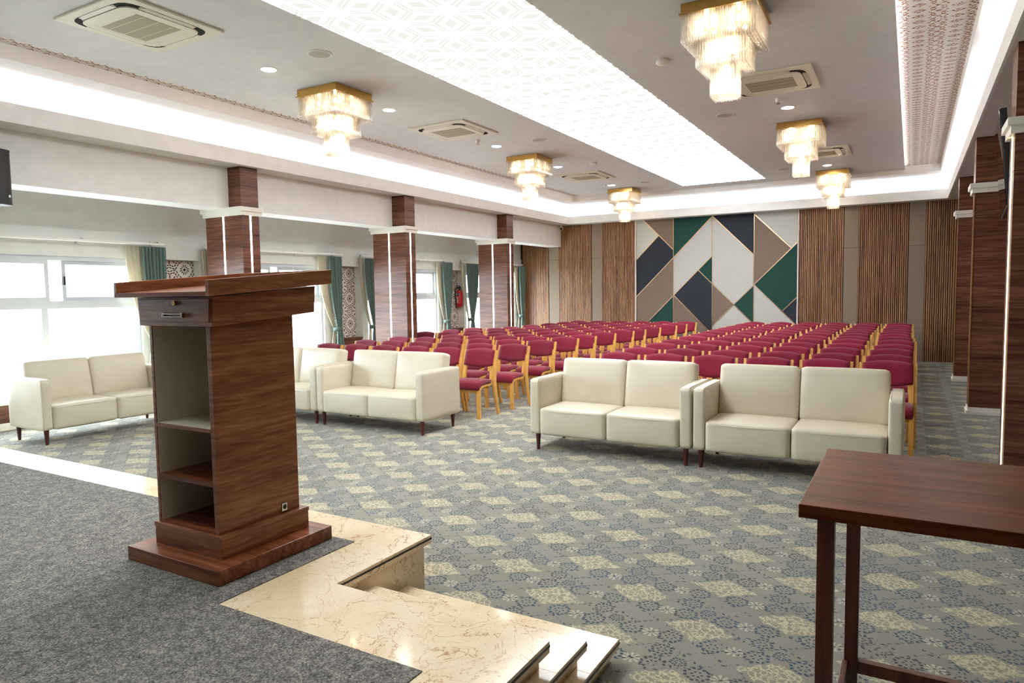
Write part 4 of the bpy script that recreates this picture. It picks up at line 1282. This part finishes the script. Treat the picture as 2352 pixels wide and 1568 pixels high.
body = obj('camera_body', MB().tube([tuple(bd0 - dirv * 0.05), tuple(bd0 + dirv * 0.06)], [0.045, 0.05], 18), RIMW, cm, smooth=True)
obj('lens', MB().tube([tuple(bd0 + dirv * 0.0605), tuple(bd0 + dirv * 0.066)], 0.032, 18), BLACKP, cm, smooth=True)

RED = plain('red_enamel', '#c01722', 0.3, 0.5)
BLUEL = plain('blue_label', '#3d6f9e', 0.5, 0.3)
PAPW = plain('label_print', '#ece7e2', 0.5, 0.3)
fe = thing('fire_extinguisher', 'red fire extinguisher hanging in the niche beside the curtains', 'fire extinguisher', (-9.68, 14.12, 1.27))
r = 0.08
cylb = obj('cylinder', MB().lathe([(0.06, 0), (r, 0.02), (r, 0.36), (r * 0.8, 0.405), (0.03, 0.425)], (0, 0, 0), 28), RED, fe, smooth=True)
def wrap_label(a0, a1, z0, z1, rr):
    mb = MB(); n = 10; A = []; Bq = []
    for k in range(n + 1):
        a = a0 + (a1 - a0) * k / n
        A.append(mb.bm.verts.new((rr * math.cos(a), rr * math.sin(a), z0))); Bq.append(mb.bm.verts.new((rr * math.cos(a), rr * math.sin(a), z1)))
    for k in range(n): mb.bm.faces.new((A[k], A[k + 1], Bq[k + 1], Bq[k]))
    return mb
obj('label_band', wrap_label(-PI * 0.95, -PI * 0.3, 0.29, 0.335, r + 0.001), BLUEL, cylb)
pm = MB()
for k in range(6):
    m2 = wrap_label(-PI * (0.78 - 0.0), -PI * 0.42, 0.24 - k * 0.026, 0.252 - k * 0.026, r + 0.001)
    off = len(pm.bm.verts)
    mp = {v: pm.bm.verts.new(v.co) for v in m2.bm.verts}
    for f in m2.bm.faces: pm.bm.faces.new([mp[v] for v in f.verts])
    m2.bm.free()
pm2 = wrap_label(-PI * 0.85, -PI * 0.55, 0.302, 0.323, r + 0.002)
mp = {v: pm.bm.verts.new(v.co) for v in pm2.bm.verts}
for f in pm2.bm.faces: pm.bm.faces.new([mp[v] for v in f.verts])
obj('label_text', pm, PAPW, cylb)
obj('base_band', MB().lathe([(r + 0.0015, 0.045), (r + 0.0015, 0.06)], (0, 0, 0), 28), BLACKP, cylb)
obj('valve', MB().lathe([(0.03, 0.42), (0.022, 0.45), (0.022, 0.48)], (0, 0, 0), 16).box(-0.012, 0.03, -0.1, 0.03, 0.475, 0.495, 0.003).hexa([(-0.012, -0.11, 0.53), (0.012, -0.11, 0.53), (0.012, 0.03, 0.495), (-0.012, 0.03, 0.495), (-0.012, -0.11, 0.542), (0.012, -0.11, 0.542), (0.012, 0.03, 0.507), (-0.012, 0.03, 0.507)]), BLACKP, fe)
obj('hose', MB().tube([(-0.02, -0.02, 0.47), (-0.07, -0.05, 0.46), (-0.1, -0.05, 0.40), (-0.098, -0.03, 0.25), (-0.09, -0.02, 0.02), (-0.085, -0.02, -0.03)], 0.011, 10), BLACKP, fe, smooth='all')
obj('wall_hook', MB().box(-0.015, 0.015, 0.02, 0.098, 0.43, 0.46), CHROME, fe)

# ------------------------------------------------------------------ outside the windows
BLD = plain('pale_render', '#e9e6e0', 0.8, 0.2)
BLG = plain('dark_window_glass', '#2a3338', 0.2, 0.5)
GROUND = plain('pale_ground', '#b9b6ad', 0.9, 0.1)
struct('ground', MB().box(-160, XO - 0.6, -60, 160, -9.1, -9.0), GROUND)
b = thing('apartment_building', 'pale building with narrow windows seen through the nearest window', 'building', (-40, 23.5, -9), 0)
obj('wall', MB().box(-8, 8, -6.5, 12, 0, 22), BLD, b)
for z in (5.5, 9.0, 12.5):
    for y in (-4.6, -2.9, 2.0, 4.2, 8.2):
        w = obj('window', MB().box(8.0, 8.05, y - 0.5, y + 0.5, z, z + 2.2), BLG, b)
LEAF = plain('tree_leaves', '#2e4230', 0.8, 0.2, scale=3, var=0.3)
BARK = plain('tree_bark', '#5e5348', 0.9, 0.1)
for i, (x, y, h, lab) in enumerate(((-60, 21, 10.0, 'hazy bushy tree beside the pale building outside'), (-75, 22.5, 12.0, 'hazy tall tree farthest outside the nearest window'), (-52, 12.0, 9.0, 'hazy round tree outside, toward the stage'))):
    t = thing('tree', lab, 'tree', (x, y, -9), 0, 'trees outside the window')
    obj('trunk', MB().tube([(0, 0, 0), (0.1, 0, h * 0.3), (0, 0.1, h * 0.6)], [0.35, 0.25, 0.15], 10), BARK, t)
    cr = MB()
    for k in range(60):
        a = random.uniform(0, 2 * PI); rr = random.uniform(0, h * 0.28); zz = random.uniform(h * 0.42, h)
        rad = random.uniform(0.5, 1.0) * (1.15 - abs(zz / h - 0.7) * 1.6)
        c = Vector((rr * math.cos(a), rr * math.sin(a), zz))
        r0 = bmesh.ops.create_icosphere(cr.bm, subdivisions=2, radius=max(0.35, rad), matrix=Matrix.Translation(c))
        for v in r0['verts']: v.co += Vector((random.uniform(-.12, .12), random.uniform(-.12, .12), random.uniform(-.12, .12)))
    obj('crown', cr, LEAF, t)
